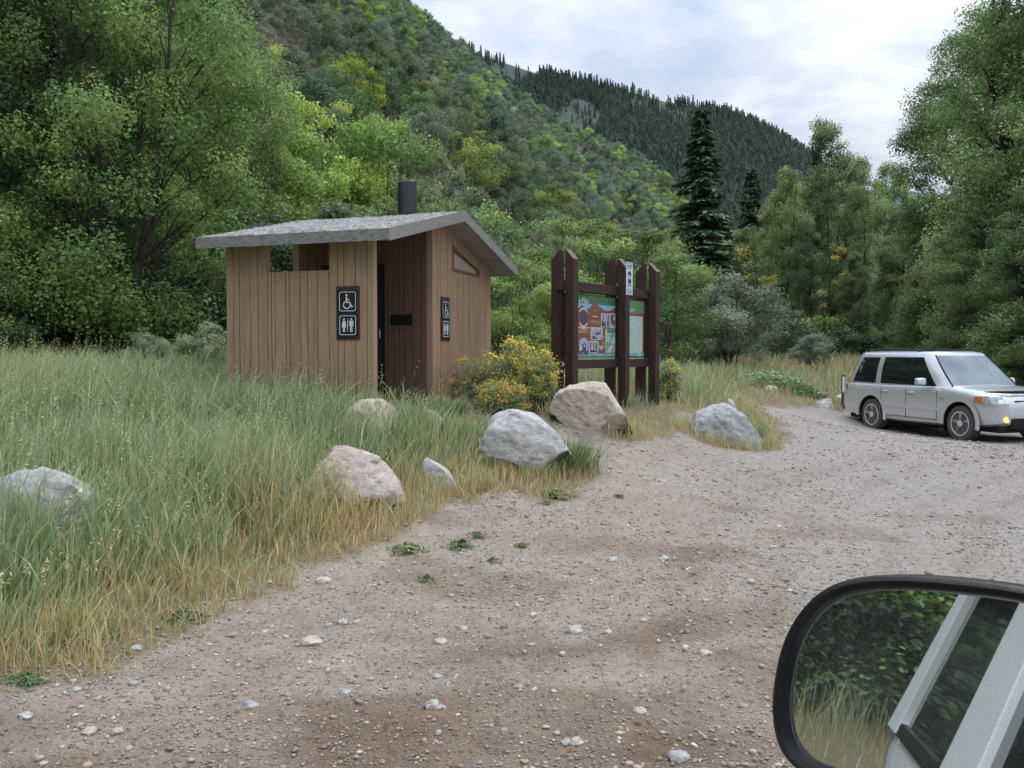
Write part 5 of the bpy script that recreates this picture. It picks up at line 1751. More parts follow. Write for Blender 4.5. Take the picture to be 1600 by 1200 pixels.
# nearer small trees behind the buildings
G2 = 'small maples and bushes at the foot of the slope'
for px, Y, ytop, pr, lab, c in [
    (415, 25, 330, med[3], 'dark green bushy tree directly behind the left end of the toilet building', (1, 1, 1)),
    (290, 22.5, 395, med[3], 'low dark bushy tree in the shade left of the toilet building', (.95, 1, 1)),
    (90, 19.5, 400, med[3], 'low dark bushy tree under the tall maples at far left', (.9, 1, 1.05)),
    (-60, 17, 380, med[1], 'low bushy tree beyond the left edge', (.9, 1, .95)),
    (180, 24, 360, med[1], 'green understorey maple behind the fan of trunks', (.85, .95, .85)),
    (490, 33, 160, med[2], 'yellow-green maple above the left half of the toilet roof', (1, 1, 1)),
    (590, 34, 185, med[2], 'yellow-green maple above the vent pipe', (.9, .95, .9)),
    (375, 36, 150, bare[1], 'leafless grey-twigged tree above the left roof corner', (1, 1, 1)),
    (300, 31, 250, acc[0], 'maple with yellow autumn tips left of the toilet roof', (1, 1, 1)),
    (255, 38, 10, acc[0], 'maple with golden top high on the left', (1.05, 1, .9)),
    (460, 28, 250, acc[0], 'maple with a few orange tips behind the toilet roof', (.95, 1, .95)),
    (690, 34, 240, bare[0], 'sparse brownish bush right of the vent pipe', (1, 1, 1)),
    (818, 21, 415, med[0], 'bright green bush right behind the toilet gable', (1.1, 1.1, 1)),
    (770, 25, 400, med[1], 'mid green bush behind the gable end', (.9, 1, .9)),
    (905, 31, 350, med[0], 'bright green small tree behind the left kiosk posts', (1.1, 1.08, .95)),
    (985, 34, 360, med[1], 'green small tree behind the kiosk', (1, 1, 1)),
    (1045, 27, 400, med[1], 'leafy bush at the right side of the kiosk', (.95, 1.05, 1)),
    (1075, 33, 420, med[0], 'light green bush between the kiosk and the grey-green shrub', (1.05, 1.05, 1)),
    (640, 29, 300, med[1], 'green maple behind the roof ridge', (.9, 1, .9)),
    (540, 27, 330, med[3], 'dark bush hidden behind the middle of the toilet roof', (1, 1, 1)),
    (730, 38, 310, hil[0], 'broad maple above the right roof slope', (1, 1, 1)),
    (850, 42, 330, bare[1], 'grey twiggy bush above the flowering bush', (1, 1, 1)),
]:
    x, y = pt(px, Y)
    H = 6.0 if pr in med or pr in acc else 5.5
    s = hz_(px, ytop, Y, H)
    plant('maple_tree', pr, x, y, s, px * .61, lab, 'tree', G2, c, sxy=min(1.25, max(.8, 1.1 / max(s, .5))))
# olive shrubs
for px, Y, ytop, k, lab in [(1140, 30, 437, 0, 'rounded grey-green many-stemmed shrub right of the kiosk'), (1268, 32, 524, 1, 'smaller pale grey-green shrub behind the marker post'), (1320, 38, 560, 1, 'low pale shrub just left of the silver car')]:
    x, y = pt(px, Y)
    plant('shrub', oli[k], x, y, hz_(px, ytop, Y, 3.4), px * .3, lab, 'shrub', None, (1, 1, 1), 1.22 if k == 0 else 1.35, SM)
# spruce
for px, Y, ytop, k, lab, sx in [(1093, 56, 172, 0, 'tall dark spruce standing alone behind the kiosk', 1.45), (1172, 75, 262, 1, 'slimmer dark spruce behind and right of the lone tall spruce', 1.25), (345, 62, -14, 1, 'dark conifer among the maples high on the left slope', .9), (1410, 80, 300, 0, 'dark conifer tip between the cottonwoods', .8), (1500, 70, 330, 1, 'dark conifer in the gap behind the right-hand cottonwoods', .9)]:
    x, y = pt(px, Y)
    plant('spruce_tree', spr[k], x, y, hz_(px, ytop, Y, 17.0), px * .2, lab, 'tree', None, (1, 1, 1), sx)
G3 = 'cottonwoods beyond the meadow'
for px, Y, ytop, pr, H, lab, c, sx in [
    (1222, 50, 268, cot[0], 16, 'slender light green cottonwood right of the spruces', (1.15, 1.12, 1), .9),
    (1292, 53, 194, cot[1], 16, 'tallest slender cottonwood in the middle group', (1, 1, 1), 1.0),
    (1335, 50, 255, cot[2], 16, 'cottonwood leaning beside the tallest of the middle group', (.95, 1, .95), .9),
    (1385, 55, 260, cot[0], 16, 'bright topped cottonwood at the right end of the middle group', (1, 1.05, .95), .9),
    (1255, 47, 345, cot[2], 16, 'short dark cottonwood in front of the middle group', (.85, .9, .9), .9),
    (1335, 44, 395, cot[1], 16, 'dark low-branching cottonwood behind the silver car', (.85, .9, .88), 1.05),
    (1405, 46, 330, cot[0], 16, 'shaded cottonwood left of the rust-tinted tree', (.85, .92, .9), 1.05),
    (1196, 54, 335, cot[1], 16, 'light green cottonwood in the gap right of the slimmer spruce', (1.2, 1.2, 1.05), 1.0),
    (1252, 57, 290, cot[2], 16, 'tall light cottonwood between the slender one and the tallest', (1.15, 1.18, 1.05), 1.0),
    (1362, 57, 285, cot[1], 16, 'light green cottonwood behind the leaning one', (1.15, 1.2, 1.05), 1.0),
    (1438, 55, 335, cot[2], 16, 'light green cottonwood left of the gap of sky', (1.1, 1.15, 1.05), 1.1),
    (1500, 40, 62, bigcot[0], 19, 'huge dark cottonwood with an open ragged crown at right', (.85, .92, .9), .95),
    (1605, 31, -130, bigcot[1], 19, 'huge cottonwood cut by the right edge of the picture', (.95, 1.02, .9), 1.0),
    (1570, 36, 40, bigcot[0], 19, 'leafy cottonwood between the two huge ones at right', (.9, 1, .9), .8),
    (1700, 27, -150, bigcot[1], 19, 'cottonwood beyond the right edge', (.9, 1, .9), 1.0),
    (1470, 50, 330, cot[2], 16, 'mid-sized cottonwood behind the rust-tinted tree', (.85, .95, .85), 1.3),
    (1540, 29, 330, bigcot[0], 19, 'low drooping cottonwood right behind the silver car', (1.0, 1.05, .95), 1.5),
    (1620, 25, 300, bigcot[1], 19, 'drooping green cottonwood at the right edge by the car', (1.0, 1.08, .95), 1.4),
]:
    x, y = pt(px, Y)
    plant('cottonwood_tree', pr, x, y, hz_(px, ytop, Y, H), px * .43, lab, 'tree', G3, c, sx)
for px, Y, ytop, pal, H, lab in [(1450, 41, 370, 'rust', 6, 'small tree with rust-coloured dying leaves before the right cottonwoods'), (1284, 45, 388, 'gold', 6, 'small tree with yellow leaves between the middle cottonwoods'), (1178, 47, 362, 'gold', 6, 'small yellow-leaved tree left of the slender cottonwood')]:
    x, y = pt(px, Y)
    pr = tree_proto(broadleaf(int(px), 6.0, lambda u: (.9 if u > .6 else .4), 6 if pal == 'gold' else 10, .36, 480 if pal == 'gold' else 2200, .16, GREENS[pal] + (GREENS['cotton'][:2] if pal == 'gold' else []), 3, .1, .45, .08), CLF_, BD)
    plant('autumn_tree', pr, x, y, hz_(px, ytop, Y, H), px, lab, 'tree', None)
# back rows that close the view under the cottonwoods, and beyond the left edge
rg = np.random.default_rng(50)
hilj = [joined(p, ML, BK) for p in hil]; barej = [joined(p, ML, TW) for p in bare]; cotj = [joined(p, CLF_, BD) for p in cot]


def single(name, me, x, y, s, rz, label, cat, group, color=(1, 1, 1), sxy=1.0):
    o = link(name, me, None, (x, y, gz1(x, y) - .1)); o.rotation_euler = (0, 0, rz); o.scale = (s * sxy, s * sxy, s); o.color = (*color, 1)
    return tag(o, label, cat, group)


for k in range(34):
    px = 1130 + 560 * (k + rg.uniform(-.3, .3)) / 34; Y = rg.uniform(60, 78); x, y = pt(px, Y)
    single('cottonwood_tree', cotj[k % 3], x, y, rg.uniform(.42, .62), rg.uniform(0, 6), 'shaded cottonwood in the far row behind the meadow', 'tree', 'far row of cottonwoods', (.7, .8, .75), 1.5)
# understorey along the edge of the wood
for k in range(64):
    px = -260 + 1900 * (k + rg.uniform(-.3, .3)) / 64
    Y = (rg.uniform(21, 25) if px < 560 else rg.uniform(30, 36) if px < 1120 else rg.uniform(39, 46))
    if 360 < px < 700 and Y < 22: Y = 23
    x, y = pt(px, Y)
    plant('shrub', shr[k % 3], x, y, rg.uniform(.7, 1.35), rg.uniform(0, 6), 'leafy green shrub in the undergrowth at the edge of the wood', 'shrub', 'undergrowth shrubs along the wood edge', (.9, 1, .9), 1.5, SM)
# trees seen in the door mirror, standing to the left of and behind the camera
for k in range(22):
    a = math.radians(-125 + 58 * (k + rg.uniform(-.3, .3)) / 22)
    d = rg.uniform(13, 18); x, y = d * math.sin(a), d * math.cos(a)
    plant('maple_tree', (med + hil)[k % 8], x, y, rg.uniform(1.0, 1.7), rg.uniform(0, 6), 'dark tree at the edge of the grass reflected in the door mirror', 'tree', 'trees reflected in the door mirror', (.62, .70, .72), 1.15)
for k in range(16):
    a = math.radians(-122 + 50 * k / 16); d = rg.uniform(11.2, 13)
    plant('shrub', shr[k % 3], d * math.sin(a), d * math.cos(a), rg.uniform(.8, 1.3), rg.uniform(0, 6), 'shrub below the reflected trees in the door mirror', 'shrub', 'shrubs reflected in the door mirror', (.75, .85, .8), 1.6, SM)

# ------------------------------------------------------------------ trees on the slope
def slope_points(n, rg, tmax=392):
    out = []
    while len(out) < n:
        px = rg.uniform(-260, 1120, 6000)
        # uniform in ground area inside the wedge
        t = np.sqrt(rg.uniform(0, 1, 6000)) * tmax
        x = (px - 800) / F * t
        q = x * UH[0] + t * UH[1] - CH
        ok = (q > 1.5) & (t > 30)
        out += list(zip(x[ok], t[ok]))
    return np.array(out[:n])


cand = slope_points(26000, rg)
keep = []
cell = {}
for x, y in cand:
    d = math.hypot(x, y); ms = 3.3 + d * .0055
    key = (int(x // 5), int(y // 5)); okk = True
    for i in (-1, 0, 1):
        for j in (-1, 0, 1):
            for (a, b) in cell.get((key[0] + i, key[1] + j), ()):
                if (a - x) ** 2 + (b - y) ** 2 < ms * ms: okk = False; break
            if not okk: break
        if not okk: break
    if okk:
        cell.setdefault(key, []).append((x, y)); keep.append((x, y))
keep = np.array(keep)
keep = keep[np.argsort(np.hypot(keep[:, 0], keep[:, 1]))]
near, far = keep[:270], keep[270:]
TINTS = [(1, 1, 1), (1.12, 1.08, .9), (.85, .95, .95), (1.25, 1.1, .75), (.9, 1.0, .85), (1.0, .95, .9)]
for i, (x, y) in enumerate(near):
    r_ = rg.uniform()
    nz = float(vnoise(np.array([x / 14]), np.array([y / 14]), 77)[0])
    s = rg.uniform(.7, 1.3) * (1 + .35 * nz)
    if r_ < .19 + .14 * (nz > .1):
        k = int(rg.integers(0, 2)); single('scrub_tree', barej[k], x, y, s, rg.uniform(0, 6), ['sparse brownish scrub tree with bare branches on the slope', 'grey twiggy scrub tree with few leaves on the slope'][k], 'tree', ['brown bare scrub on the slope', 'grey bare scrub on the slope'][k])
    else:
        k = int(rg.integers(0, 5)) if nz < .15 else int(rg.choice([1, 2, 4]))
        lab = ['bright green maple in the wood covering the slope', 'grey-green oak in the wood covering the slope', 'dark green maple in the wood covering the slope', 'yellow-green maple in the wood covering the slope', 'dull green oak in the wood covering the slope'][k]
        single(['maple_tree', 'oak_tree', 'maple_tree', 'maple_tree', 'oak_tree'][k], hilj[k], x, y, s, rg.uniform(0, 6), lab, 'tree', lab.replace(' in the', 's in the'), TINTS[int(rg.integers(0, 6))], rg.uniform(.85, 1.15))


def scatter(name, label, cat, pts, srcs, smin, smax, zoff=-.15):
    """one object: a point cloud that carries copies of the given tree meshes (a wood nobody could count)"""
    z = pts[:, 2] if pts.shape[1] > 2 else gz(pts[:, 0], pts[:, 1])
    me = bpy.data.meshes.new(name); V = np.stack([pts[:, 0], pts[:, 1], z + zoff], 1).astype(np.float32)
    me.vertices.add(len(V)); me.vertices.foreach_set('co', V.ravel())
    rr = np.random.default_rng(len(V))
    for nm, v in (('sc', rr.uniform(smin, smax, len(V))), ('rot', rr.uniform(0, 6.28, len(V)))):
        at = me.attributes.new(nm, 'FLOAT', 'POINT'); at.data.foreach_set('value', v.astype(np.float32))
    at = me.attributes.new('pick', 'INT', 'POINT'); at.data.foreach_set('value', rr.integers(0, len(srcs), len(V)).astype(np.int32))
    o = link(name, me); tag(o, label, cat, kind='stuff')
    ng = bpy.data.node_groups.new(name, 'GeometryNodeTree')
    ng.interface.new_socket('Geometry', in_out='INPUT', socket_type='NodeSocketGeometry'); ng.interface.new_socket('Geometry', in_out='OUTPUT', socket_type='NodeSocketGeometry')
    gi, go = ng.nodes.new('NodeGroupInput'), ng.nodes.new('NodeGroupOutput')
    join = ng.nodes.new('GeometryNodeJoinGeometry')

    def attr(nm, typ='FLOAT'):
        a = ng.nodes.new('GeometryNodeInputNamedAttribute'); a.data_type = typ; a.inputs['Name'].default_value = nm; return a.outputs['Attribute']
    for k, src in enumerate(srcs):
        oi = ng.nodes.new('GeometryNodeObjectInfo'); oi.inputs['Object'].default_value = src; oi.transform_space = 'ORIGINAL'
        ip = ng.nodes.new('GeometryNodeInstanceOnPoints')
        cmp_ = ng.nodes.new('FunctionNodeCompare'); cmp_.data_type = 'INT'; cmp_.operation = 'EQUAL'; cmp_.inputs[3].default_value = k
        ng.links.new(attr('pick', 'INT'), cmp_.inputs[2])
        ng.links.new(cmp_.outputs[0], ip.inputs['Selection'])
        cx = ng.nodes.new('ShaderNodeCombineXYZ'); ng.links.new(attr('rot'), cx.inputs[2])
        e2r = ng.nodes.new('FunctionNodeEulerToRotation'); ng.links.new(cx.outputs[0], e2r.inputs[0])
        ng.links.new(e2r.outputs[0], ip.inputs['Rotation'])
        ng.links.new(attr('sc'), ip.inputs['Scale'])
        ng.links.new(gi.outputs[0], ip.inputs['Points']); ng.links.new(oi.outputs['Geometry'], ip.inputs['Instance'])
        ng.links.new(ip.outputs[0], join.inputs[0])
    ng.links.new(join.outputs[0], go.inputs[0])
    md = o.modifiers.new('scatter', 'NODES'); md.node_group = ng
    return o


srcs = []
seen = set()
for o in list(COL.objects):
    if o.parent is None and o.data in hilj + [barej[1]] and o.data.name not in seen:
        seen.add(o.data.name); srcs.append(o)
sel = rg.uniform(0, 1, len(far)) < .97
scatter('hillside_wood', 'dense wood of small maples and oaks covering the upper slope', 'wood', far[sel], srcs, .65, 1.25).color = (1.15, 1.2, 1.4, 1)  # bluish tint stands in for haze over the distant trees

# ------------------------------------------------------------------ far ridge with conifers
def ridge():
    sk = [(-200, -60), (450, -30), (600, 30), (700, 75), (760, 96), (830, 116), (900, 134), (980, 150), (1080, 170), (1130, 178), (1180, 198), (1225, 222), (1258, 246), (1285, 285), (1320, 345), (1365, 425), (1420, 500)]
    px = np.arange(500, 1421, 6.0)
    crest = np.interp(px, [a for a, b in sk], [b for a, b in sk]) + 6 * fbm(px / 70, px * 0 + 3, 3, 8)
    Yc = 640.0
    rows = np.linspace(0, 1, 60)
    V = []
    for t in rows:
        Y = 330 + (Yc - 330) * t
        # keep each column on its own ground line so the ridge is a real slope
        X = (px - 800) / F * Yc * (.75 + .25 * t) + (1 - t) * 60
        zc_ = ZC + (HZ - crest) / F * Yc
        z = 2 + (zc_ - 2) * (t ** 1.15)
        z = z + 9 * fbm(X / 60, np.full_like(X, Y / 60), 4, 12) * t * (1 - t) * 4
        V.append(np.stack([X, np.full_like(X, Y), z], 1))
    # back slope
    for t in (.15, .5, 1):
        q = V[59].copy(); q[:, 1] += 250 * t; q[:, 2] -= 60 * t * t + 10 * t; V.append(q)
    V = np.array(V); nr_, nc = V.shape[:2]
    idx = np.arange(nr_ * nc).reshape(nr_, nc)
    q = np.stack([idx[:-1, :-1], idx[:-1, 1:], idx[1:, 1:], idx[1:, :-1]], -1).reshape(-1, 4)
    m, nt, b, o_ = nodes('ridge_slope')
    v = coords(nt, (.02, .02, .02))
    n1 = noise(nt, v, 2.0, 8, .7)
    L(nt, ramp(nt, n1, [(.35, (.050, .072, .064)), (.60, (.065, .088, .078)), (.80, (.105, .11, .105))]), b.inputs['Base Color']); b.inputs['Roughness'].default_value = 1  # bluish greens carry the haze over the far slope
    o = link('far_ridge', npmesh('far_ridge', V.reshape(-1, 3), [q], m, smooth=True)); tag(o, kind='structure')
    # conifers
    rr = np.random.default_rng(91)
    n = 46000
    fi = rr.uniform(0, 59, n) ** 1.0; fj = rr.uniform(0, nc - 1.001, n)
    i, j = np.minimum(fi.astype(int), 58), fj.astype(int); a, c = (fi - i)[:, None], (fj - j)[:, None]
    P = (V[i, j] * (1 - a) + V[i + 1, j] * a) * (1 - c) + (V[i, j + 1] * (1 - a) + V[i + 1, j + 1] * a) * c
    dens = .5 + 1.1 * fbm(P[:, 0] / 55, P[:, 1] / 40, 3, 33)
    ip = 800 + F * P[:, 0] / P[:, 1]; iy = HZ - F * (P[:, 2] - ZC) / P[:, 1]
    scree = (((ip - 905) / 32) ** 2 + ((iy - 190) / 30) ** 2 < 1) | (((ip - 800) / 45) ** 2 + ((iy - 120) / 16) ** 2 < .8)
    P = P[(rr.uniform(0, 1, n) < np.clip(dens + .25, .2, 1)) & ~(scree & (rr.uniform(0, 1, n) < .9))]
    return P


ridge_pts = ridge()
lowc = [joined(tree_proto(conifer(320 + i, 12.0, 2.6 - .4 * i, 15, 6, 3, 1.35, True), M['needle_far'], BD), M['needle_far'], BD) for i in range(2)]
# skyline conifers one can tell apart are things of their own
crest_c = ridge_pts[np.argsort(-ridge_pts[:, 1])][:150]
srcs = []
for i, p in enumerate(crest_c):
    o = link('conifer_tree', lowc[i % 2], None, (p[0], p[1], p[2] - .5)); o.rotation_euler = (0, 0, i * 1.3); s = rg.uniform(.3, .8); o.scale = (s, s, s)
    tag(o, 'dark conifer standing on the crest line of the far ridge', 'tree', 'conifers along the crest of the far ridge')
    if i < 2: srcs.append(o)
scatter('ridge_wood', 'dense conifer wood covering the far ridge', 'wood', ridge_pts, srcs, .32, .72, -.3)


# distant hill behind the right-hand cottonwoods
def far_hill():
    px = np.arange(1180, 1760, 6.0)
    crest = np.interp(px, [1180, 1290, 1400, 1480, 1600, 1760], [430, 345, 296, 312, 345, 370]) + 5 * fbm(px / 25, px * 0, 4, 5)
    V = []
    for t in np.linspace(0, 1, 16):
        Y = 560 + 240 * t; X = (px - 800) / F * 800 * (.85 + .15 * t)
        V.append(np.stack([X, np.full_like(X, Y), (ZC + (HZ - crest) / F * 800) * t ** 1.1 + 7 * fbm(X / 14, np.full_like(X, Y / 14), 3, 2) * (t > 0)], 1))
    V = np.array(V); idx = np.arange(V.shape[0] * V.shape[1]).reshape(V.shape[:2])
    q = np.stack([idx[:-1, :-1], idx[:-1, 1:], idx[1:, 1:], idx[1:, :-1]], -1).reshape(-1, 4)
    m, nt, b, o_ = nodes('hill_wooded'); n1 = noise(nt, coords(nt, (.05, .05, .05)), 3, 8, .75)
    L(nt, ramp(nt, n1, [(.35, (.06, .085, .085)), (.7, (.12, .15, .14))]), b.inputs['Base Color']); b.inputs['Roughness'].default_value = 1
    tag(link('distant_hill', npmesh('distant_hill', V.reshape(-1, 3), [q], m, smooth=True)), kind='structure')


far_hill()

# ------------------------------------------------------------------ grass
def blades(X, Y, h, w, lean, bend, c0, c1, rg, z=None):
    n = len(X)
    z = surf(X, Y) if z is None else z
    B = np.stack([X, Y, z - .02], 1)
    a = rg.uniform(0, 6.2832, n); side = np.stack([np.cos(a), np.sin(a), 0 * a], 1)
    ld = np.stack([np.cos(lean), np.sin(lean), 0 * lean], 1)
    ts = np.array([0, .35, .7, 1.0]); V = []; C = []
    for t in ts:
        p = B + np.array([0, 0, 1.0]) * (h * (t - .28 * bend * t ** 3))[:, None] + ld * (h * bend * t ** 2)[:, None]
        ww = (w * (1 - t) ** .6)[:, None] * .5 if t < 1 else None
        c = c0 * (1 - t) ** 1.2 + c1 * (1 - (1 - t) ** 1.2)
        if t < 1: V += [p - side * ww, p + side * ww]; C += [c, c]
        else: V += [p]; C += [c]
    V = np.stack(V, 1).reshape(-1, 3); C = np.stack(C, 1).reshape(-1, 3)
    b = (np.arange(n) * 7)[:, None]
    return V, [np.concatenate([b + np.array([0, 1, 3, 2]), b + np.array([2, 3, 5, 4])]), b + np.array([4, 5, 6])], C


def merge(parts):
    V, Q, T_, C, o = [], [], [], [], 0
    for v, fs, c in parts:
        V.append(v); C.append(c); Q.append(fs[0] + o)
        if len(fs) > 1: T_.append(fs[1] + o)
        o += len(v)
    f = [np.concatenate(Q)] + ([np.concatenate(T_)] if T_ else [])
    return np.concatenate(V), f, np.concatenate(C)


def pick(pal, n, rg, jit=.18):
    pal = np.array(pal); return pal[rg.integers(0, len(pal), n)] * rg.uniform(1 - jit, 1 + jit, (n, 1))


ROCKS = [(o.location.x, o.location.y) for o in COL.objects if o.name.startswith('boulder')]
DRY0 = [(.30, .21, .09), (.36, .26, .12), (.26, .17, .08), (.40, .30, .15)]
DRYT = [(.38, .29, .13), (.30, .25, .10), (.46, .37, .20), (.24, .24, .10)]
GRT = [(.11, .19, .065), (.15, .235, .09), (.20, .28, .13), (.17, .255, .15), (.23, .31, .20), (.10, .17, .075), (.27, .33, .21)]
GRB = [(.13, .16, .06), (.18, .17, .07), (.10, .13, .05)]


def grass():
    rg = np.random.default_rng(5)
    parts = []

    def emit_(X, Y, dens_keep, wscale, hscale=1.0, seed=0):
        d = sdist(X, Y) + .28 * fbm(X * 1.7, Y * 1.7, 3, 3) + .12 * fbm(X * 7, Y * 7, 2, 9)
        inb = ((X - BO[0]) * U1[0] + (Y - BO[1]) * U1[1], (X - BO[0]) * U2[0] + (Y - BO[1]) * U2[1])
        inside_b = (inb[0] > -.06) & (inb[0] < AM + .05) & (inb[1] > -.05) & (inb[1] < BB + .05)
        patch = fbm(X * .9, Y * .9, 3, 71)
        clump = fbm(X * 3.5, Y * 3.5, 2, 72)
        pk = np.clip(sstep(-.05, .7, d) * (.75 + .9 * clump) + .15 * (d > -.02), 0, 1)
        ok = (d > -.08) & ~inside_b & (rg.uniform(0, 1, len(X)) < pk * dens_keep) & (hill(X, Y) < 2.5)
        X, Y, d, patch, clump = X[ok], Y[ok], d[ok], patch[ok], clump[ok]
        n = len(X)
        left = sstep(.9, -.6, X + .0 * Y) * sstep(14.5, 12.0, Y) + sstep(-3.5, -5.5, X)
        left = np.clip(left, 0, 1)
        tall = (.20 + .50 * sstep(.15, 1.5, d)) * left + (.16 + .28 * sstep(.1, 1.2, d)) * (1 - left)
        # keep the grass short right before the kiosk and the toilet entry path
        tall *= np.where((X > -1.6) & (X < 3.2) & (Y > 10.8) & (Y < 14.2), .55, 1)
        h = tall * rg.uniform(.55, 1.2, n) * (1 + .55 * patch) * hscale
        h = np.clip(h, .05, 1.0)
        dry = np.clip(sstep(1.1, .15, d) * .70 + .8 * patch - .02 - .10 * (1 - left), 0, 1)
        far_tan = sstep(24, 30, Y) * sstep(8, 11, X) * .55
        dry = np.clip(np.maximum(dry, far_tan * (1 + patch)), 0, 1)
        dsel = rg.uniform(0, 1, n) < dry
        c1 = np.where(dsel[:, None], pick(DRYT, n, rg), pick(GRT, n, rg))
        basedry = rg.uniform(0, 1, n) < np.clip(.35 + dry * .6, 0, 1)
        c0 = np.where(basedry[:, None], pick(DRY0, n, rg), pick(GRB, n, rg))
        # blue-green cast of the far left stand
        w = (wscale[0] + wscale[1] * Y) * rg.uniform(.7, 1.4, n)
        lean = rg.normal(.6, 1.6, n) + 3.0 * fbm(X * .7, Y * .7, 2, 73); bend = np.abs(rg.normal(.16, .26, n)) + .03
        lng = rg.uniform(0, 1, n) < .13
        h = np.where(lng, np.clip(h * 1.35, 0, 1.0), h); bend = np.where(lng, bend + .25, bend)
        c1 = np.where(lng[:, None], c1 * .6 + np.array([.16, .18, .10]), c1)
        # shorter in front of the big stones so they show
        for (bx, by), rad in zip(ROCKS[:3] + ROCKS[4:5], [.8, .9, .8, .75]):
            u_ = np.array([bx, by]) / math.hypot(bx, by); al = X * u_[0] + Y * u_[1] - math.hypot(bx, by); ac = np.abs(X * -u_[1] + Y * u_[0])
            h = np.where((al < .25) & (al > -1.9) & (ac < rad), h * (.62 + .3 * rg.uniform(0, 1, n)), h)
        h = np.where((X > -4.6) & (X < -1.4) & (Y > 10.4) & (Y < 12), h * .75, h)
        parts.append(blades(X, Y, h, w, lean, bend, c0, c1, rg))
        return X, Y, d, left, h

    n = 165000
    Y = 3.3 + 10.2 * rg.uniform(0, 1, n) ** .9; X = rg.uniform(-.72, .40, n) * (Y + .6)
    pr = np.clip(1.25 - Y / 16, .25, 1)
    out = emit_(X, Y, pr, (.0075, .0007))
    # seed stalks over the tall stand
    Xs, Ys, ds, lf, hs = out
    s = (rg.uniform(0, 1, len(Xs)) < .035) & (ds > .5) & (lf > .5)
    m = s.sum()
    Xs, Ys = Xs[s], Ys[s]; hh = np.clip(hs[s] * rg.uniform(1.1, 1.5, m), .4, 1.05)
    ln, bd = rg.normal(.6, 1.3, m), np.abs(rg.normal(.10, .1, m))
    tan = pick([(.40, .34, .18), (.34, .32, .17), (.28, .30, .15)], m, rg)
    parts.append(blades(Xs, Ys, hh, np.full(m, .004), ln, bd, pick(GRB, m, rg), tan, rg))
    # seed heads
    zb = gz(Xs, Ys)
    for q in range(5):
        t = .82 + .045 * q
        P = np.stack([Xs + np.cos(ln) * hh * bd * t * t, Ys + np.sin(ln) * hh * bd * t * t, zb - .02 + hh * (t - .28 * bd * t ** 3)], 1)
        V, F_, C = leaf_quads(P + rg.normal(size=P.shape) * .006, rg.normal(size=P.shape), np.full(m, .030), tan * 1.05, rg, .35)
        parts.append((V, [F_], C))
    # middle distance: around kiosk and meadow
    n = 90000
    Y = 12.5 + 30 * rg.uniform(0, 1, n) ** 1.3; X = rg.uniform(-.75, .72, n) * Y
    emit_(X, Y, np.clip(1.0 - Y / 90, .3, 1), (.006, .0007))
    # grass seen in the mirror
    n = 95000
    a = np.radians(rg.uniform(-150, -34, n)); r = np.sqrt(rg.uniform(16, 24 ** 2, n)); X, Y = r * np.sin(a), r * np.cos(a)
    emit_(X, Y, .9, (.009, 0), 1.0)
    # tufts round the boulders and on the island
    for (bx, by), rad in zip(ROCKS, [.85, .8, .8, .85, .8, .5, .4, .45, .3, .6, .4, .5, .25, .4]):
        k = 900 if by < 15 else 250
        aa = rg.uniform(0, 6.28, k); rr = rad * rg.uniform(.75, 1.15, k)
        X, Y = bx + rr * np.cos(aa), by + rr * np.sin(aa) * .7
        ok = sdist(X, Y) > -.25; X, Y = X[ok], Y[ok]; k = len(X)
        if k == 0: continue
        dsel = rg.uniform(0, 1, k) < .5
        parts.append(blades(X, Y, rg.uniform(.08, .34, k), np.full(k, .008 if by < 12 else .012), rg.uniform(0, 6.28, k), rg.uniform(.05, .5, k), pick(DRY0, k, rg), np.where(dsel[:, None], pick(DRYT, k, rg), pick(GRT, k, rg)), rg))
    # short straw lying at the verge
    n = 26000
    Y = 3.3 + 10 * rg.uniform(0, 1, n); X = rg.uniform(-.70, .3, n) * (Y + .5)
    d = sdist(X, Y) + .28 * fbm(X * 1.7, Y * 1.7, 3, 3); ok = (d > -.12) & (d < .9) & (rg.uniform(0, 1, n) < .8); X, Y = X[ok], Y[ok]; k = len(X)
    parts.append(blades(X, Y, rg.uniform(.08, .24, k), np.full(k, .005), rg.uniform(0, 6.28, k), rg.uniform(.5, 1.3, k), pick(DRY0, k, rg), pick(DRYT, k, rg), rg))
    V, f, C = merge(parts)
    o = link('grass', npmesh('grass', V, f, M['grass'], C))
    tag(o, 'tall green and straw-coloured meadow grass around the toilet and kiosk', 'grass', kind='stuff')


grass()


def tuft(px, py, hpx, wpx, label, seed, dark=True):
    rg = np.random.default_rng(seed)
    x, y = ghit(px, py); H = hpx / F * y; W_ = wpx / F * y / 2
    n = 700
    X, Y = rg.normal(0, .4, n) * W_, rg.normal(0, .4, n) * W_ * .7
    Z = gz(X + x, Y + y) - gz1(x, y)
    lean = np.arctan2(Y, X) + rg.normal(0, .6, n)
    V, f, C = blades(X, Y, H * rg.uniform(.6, 1.2, n), np.full(n, .006), lean, rg.uniform(.1, .8, n), pick(GRB, n, rg), pick([(.08, .17, .05), (.11, .21, .07), (.14, .24, .09)], n, rg), rg, Z)
    o = link('grass_tuft', npmesh('grass_tuft', V, f, M['grass'], C), loc=(x, y, gz1(x, y))); tag(o, label, 'grass tuft')


tuft(893, 735, 62, 95, 'dark green bushy grass tuft under the right end of the large grey boulder', 1)
tuft(1173, 696, 42, 40, 'dark green grass tuft at the right foot of the flat-topped boulder', 2)
tuft(705, 655, 40, 50, 'grass tuft growing at the foot of the toilet corner', 5)
tuft(925, 660, 22, 60, 'small grass tuft against the front of the tan boulder', 6)


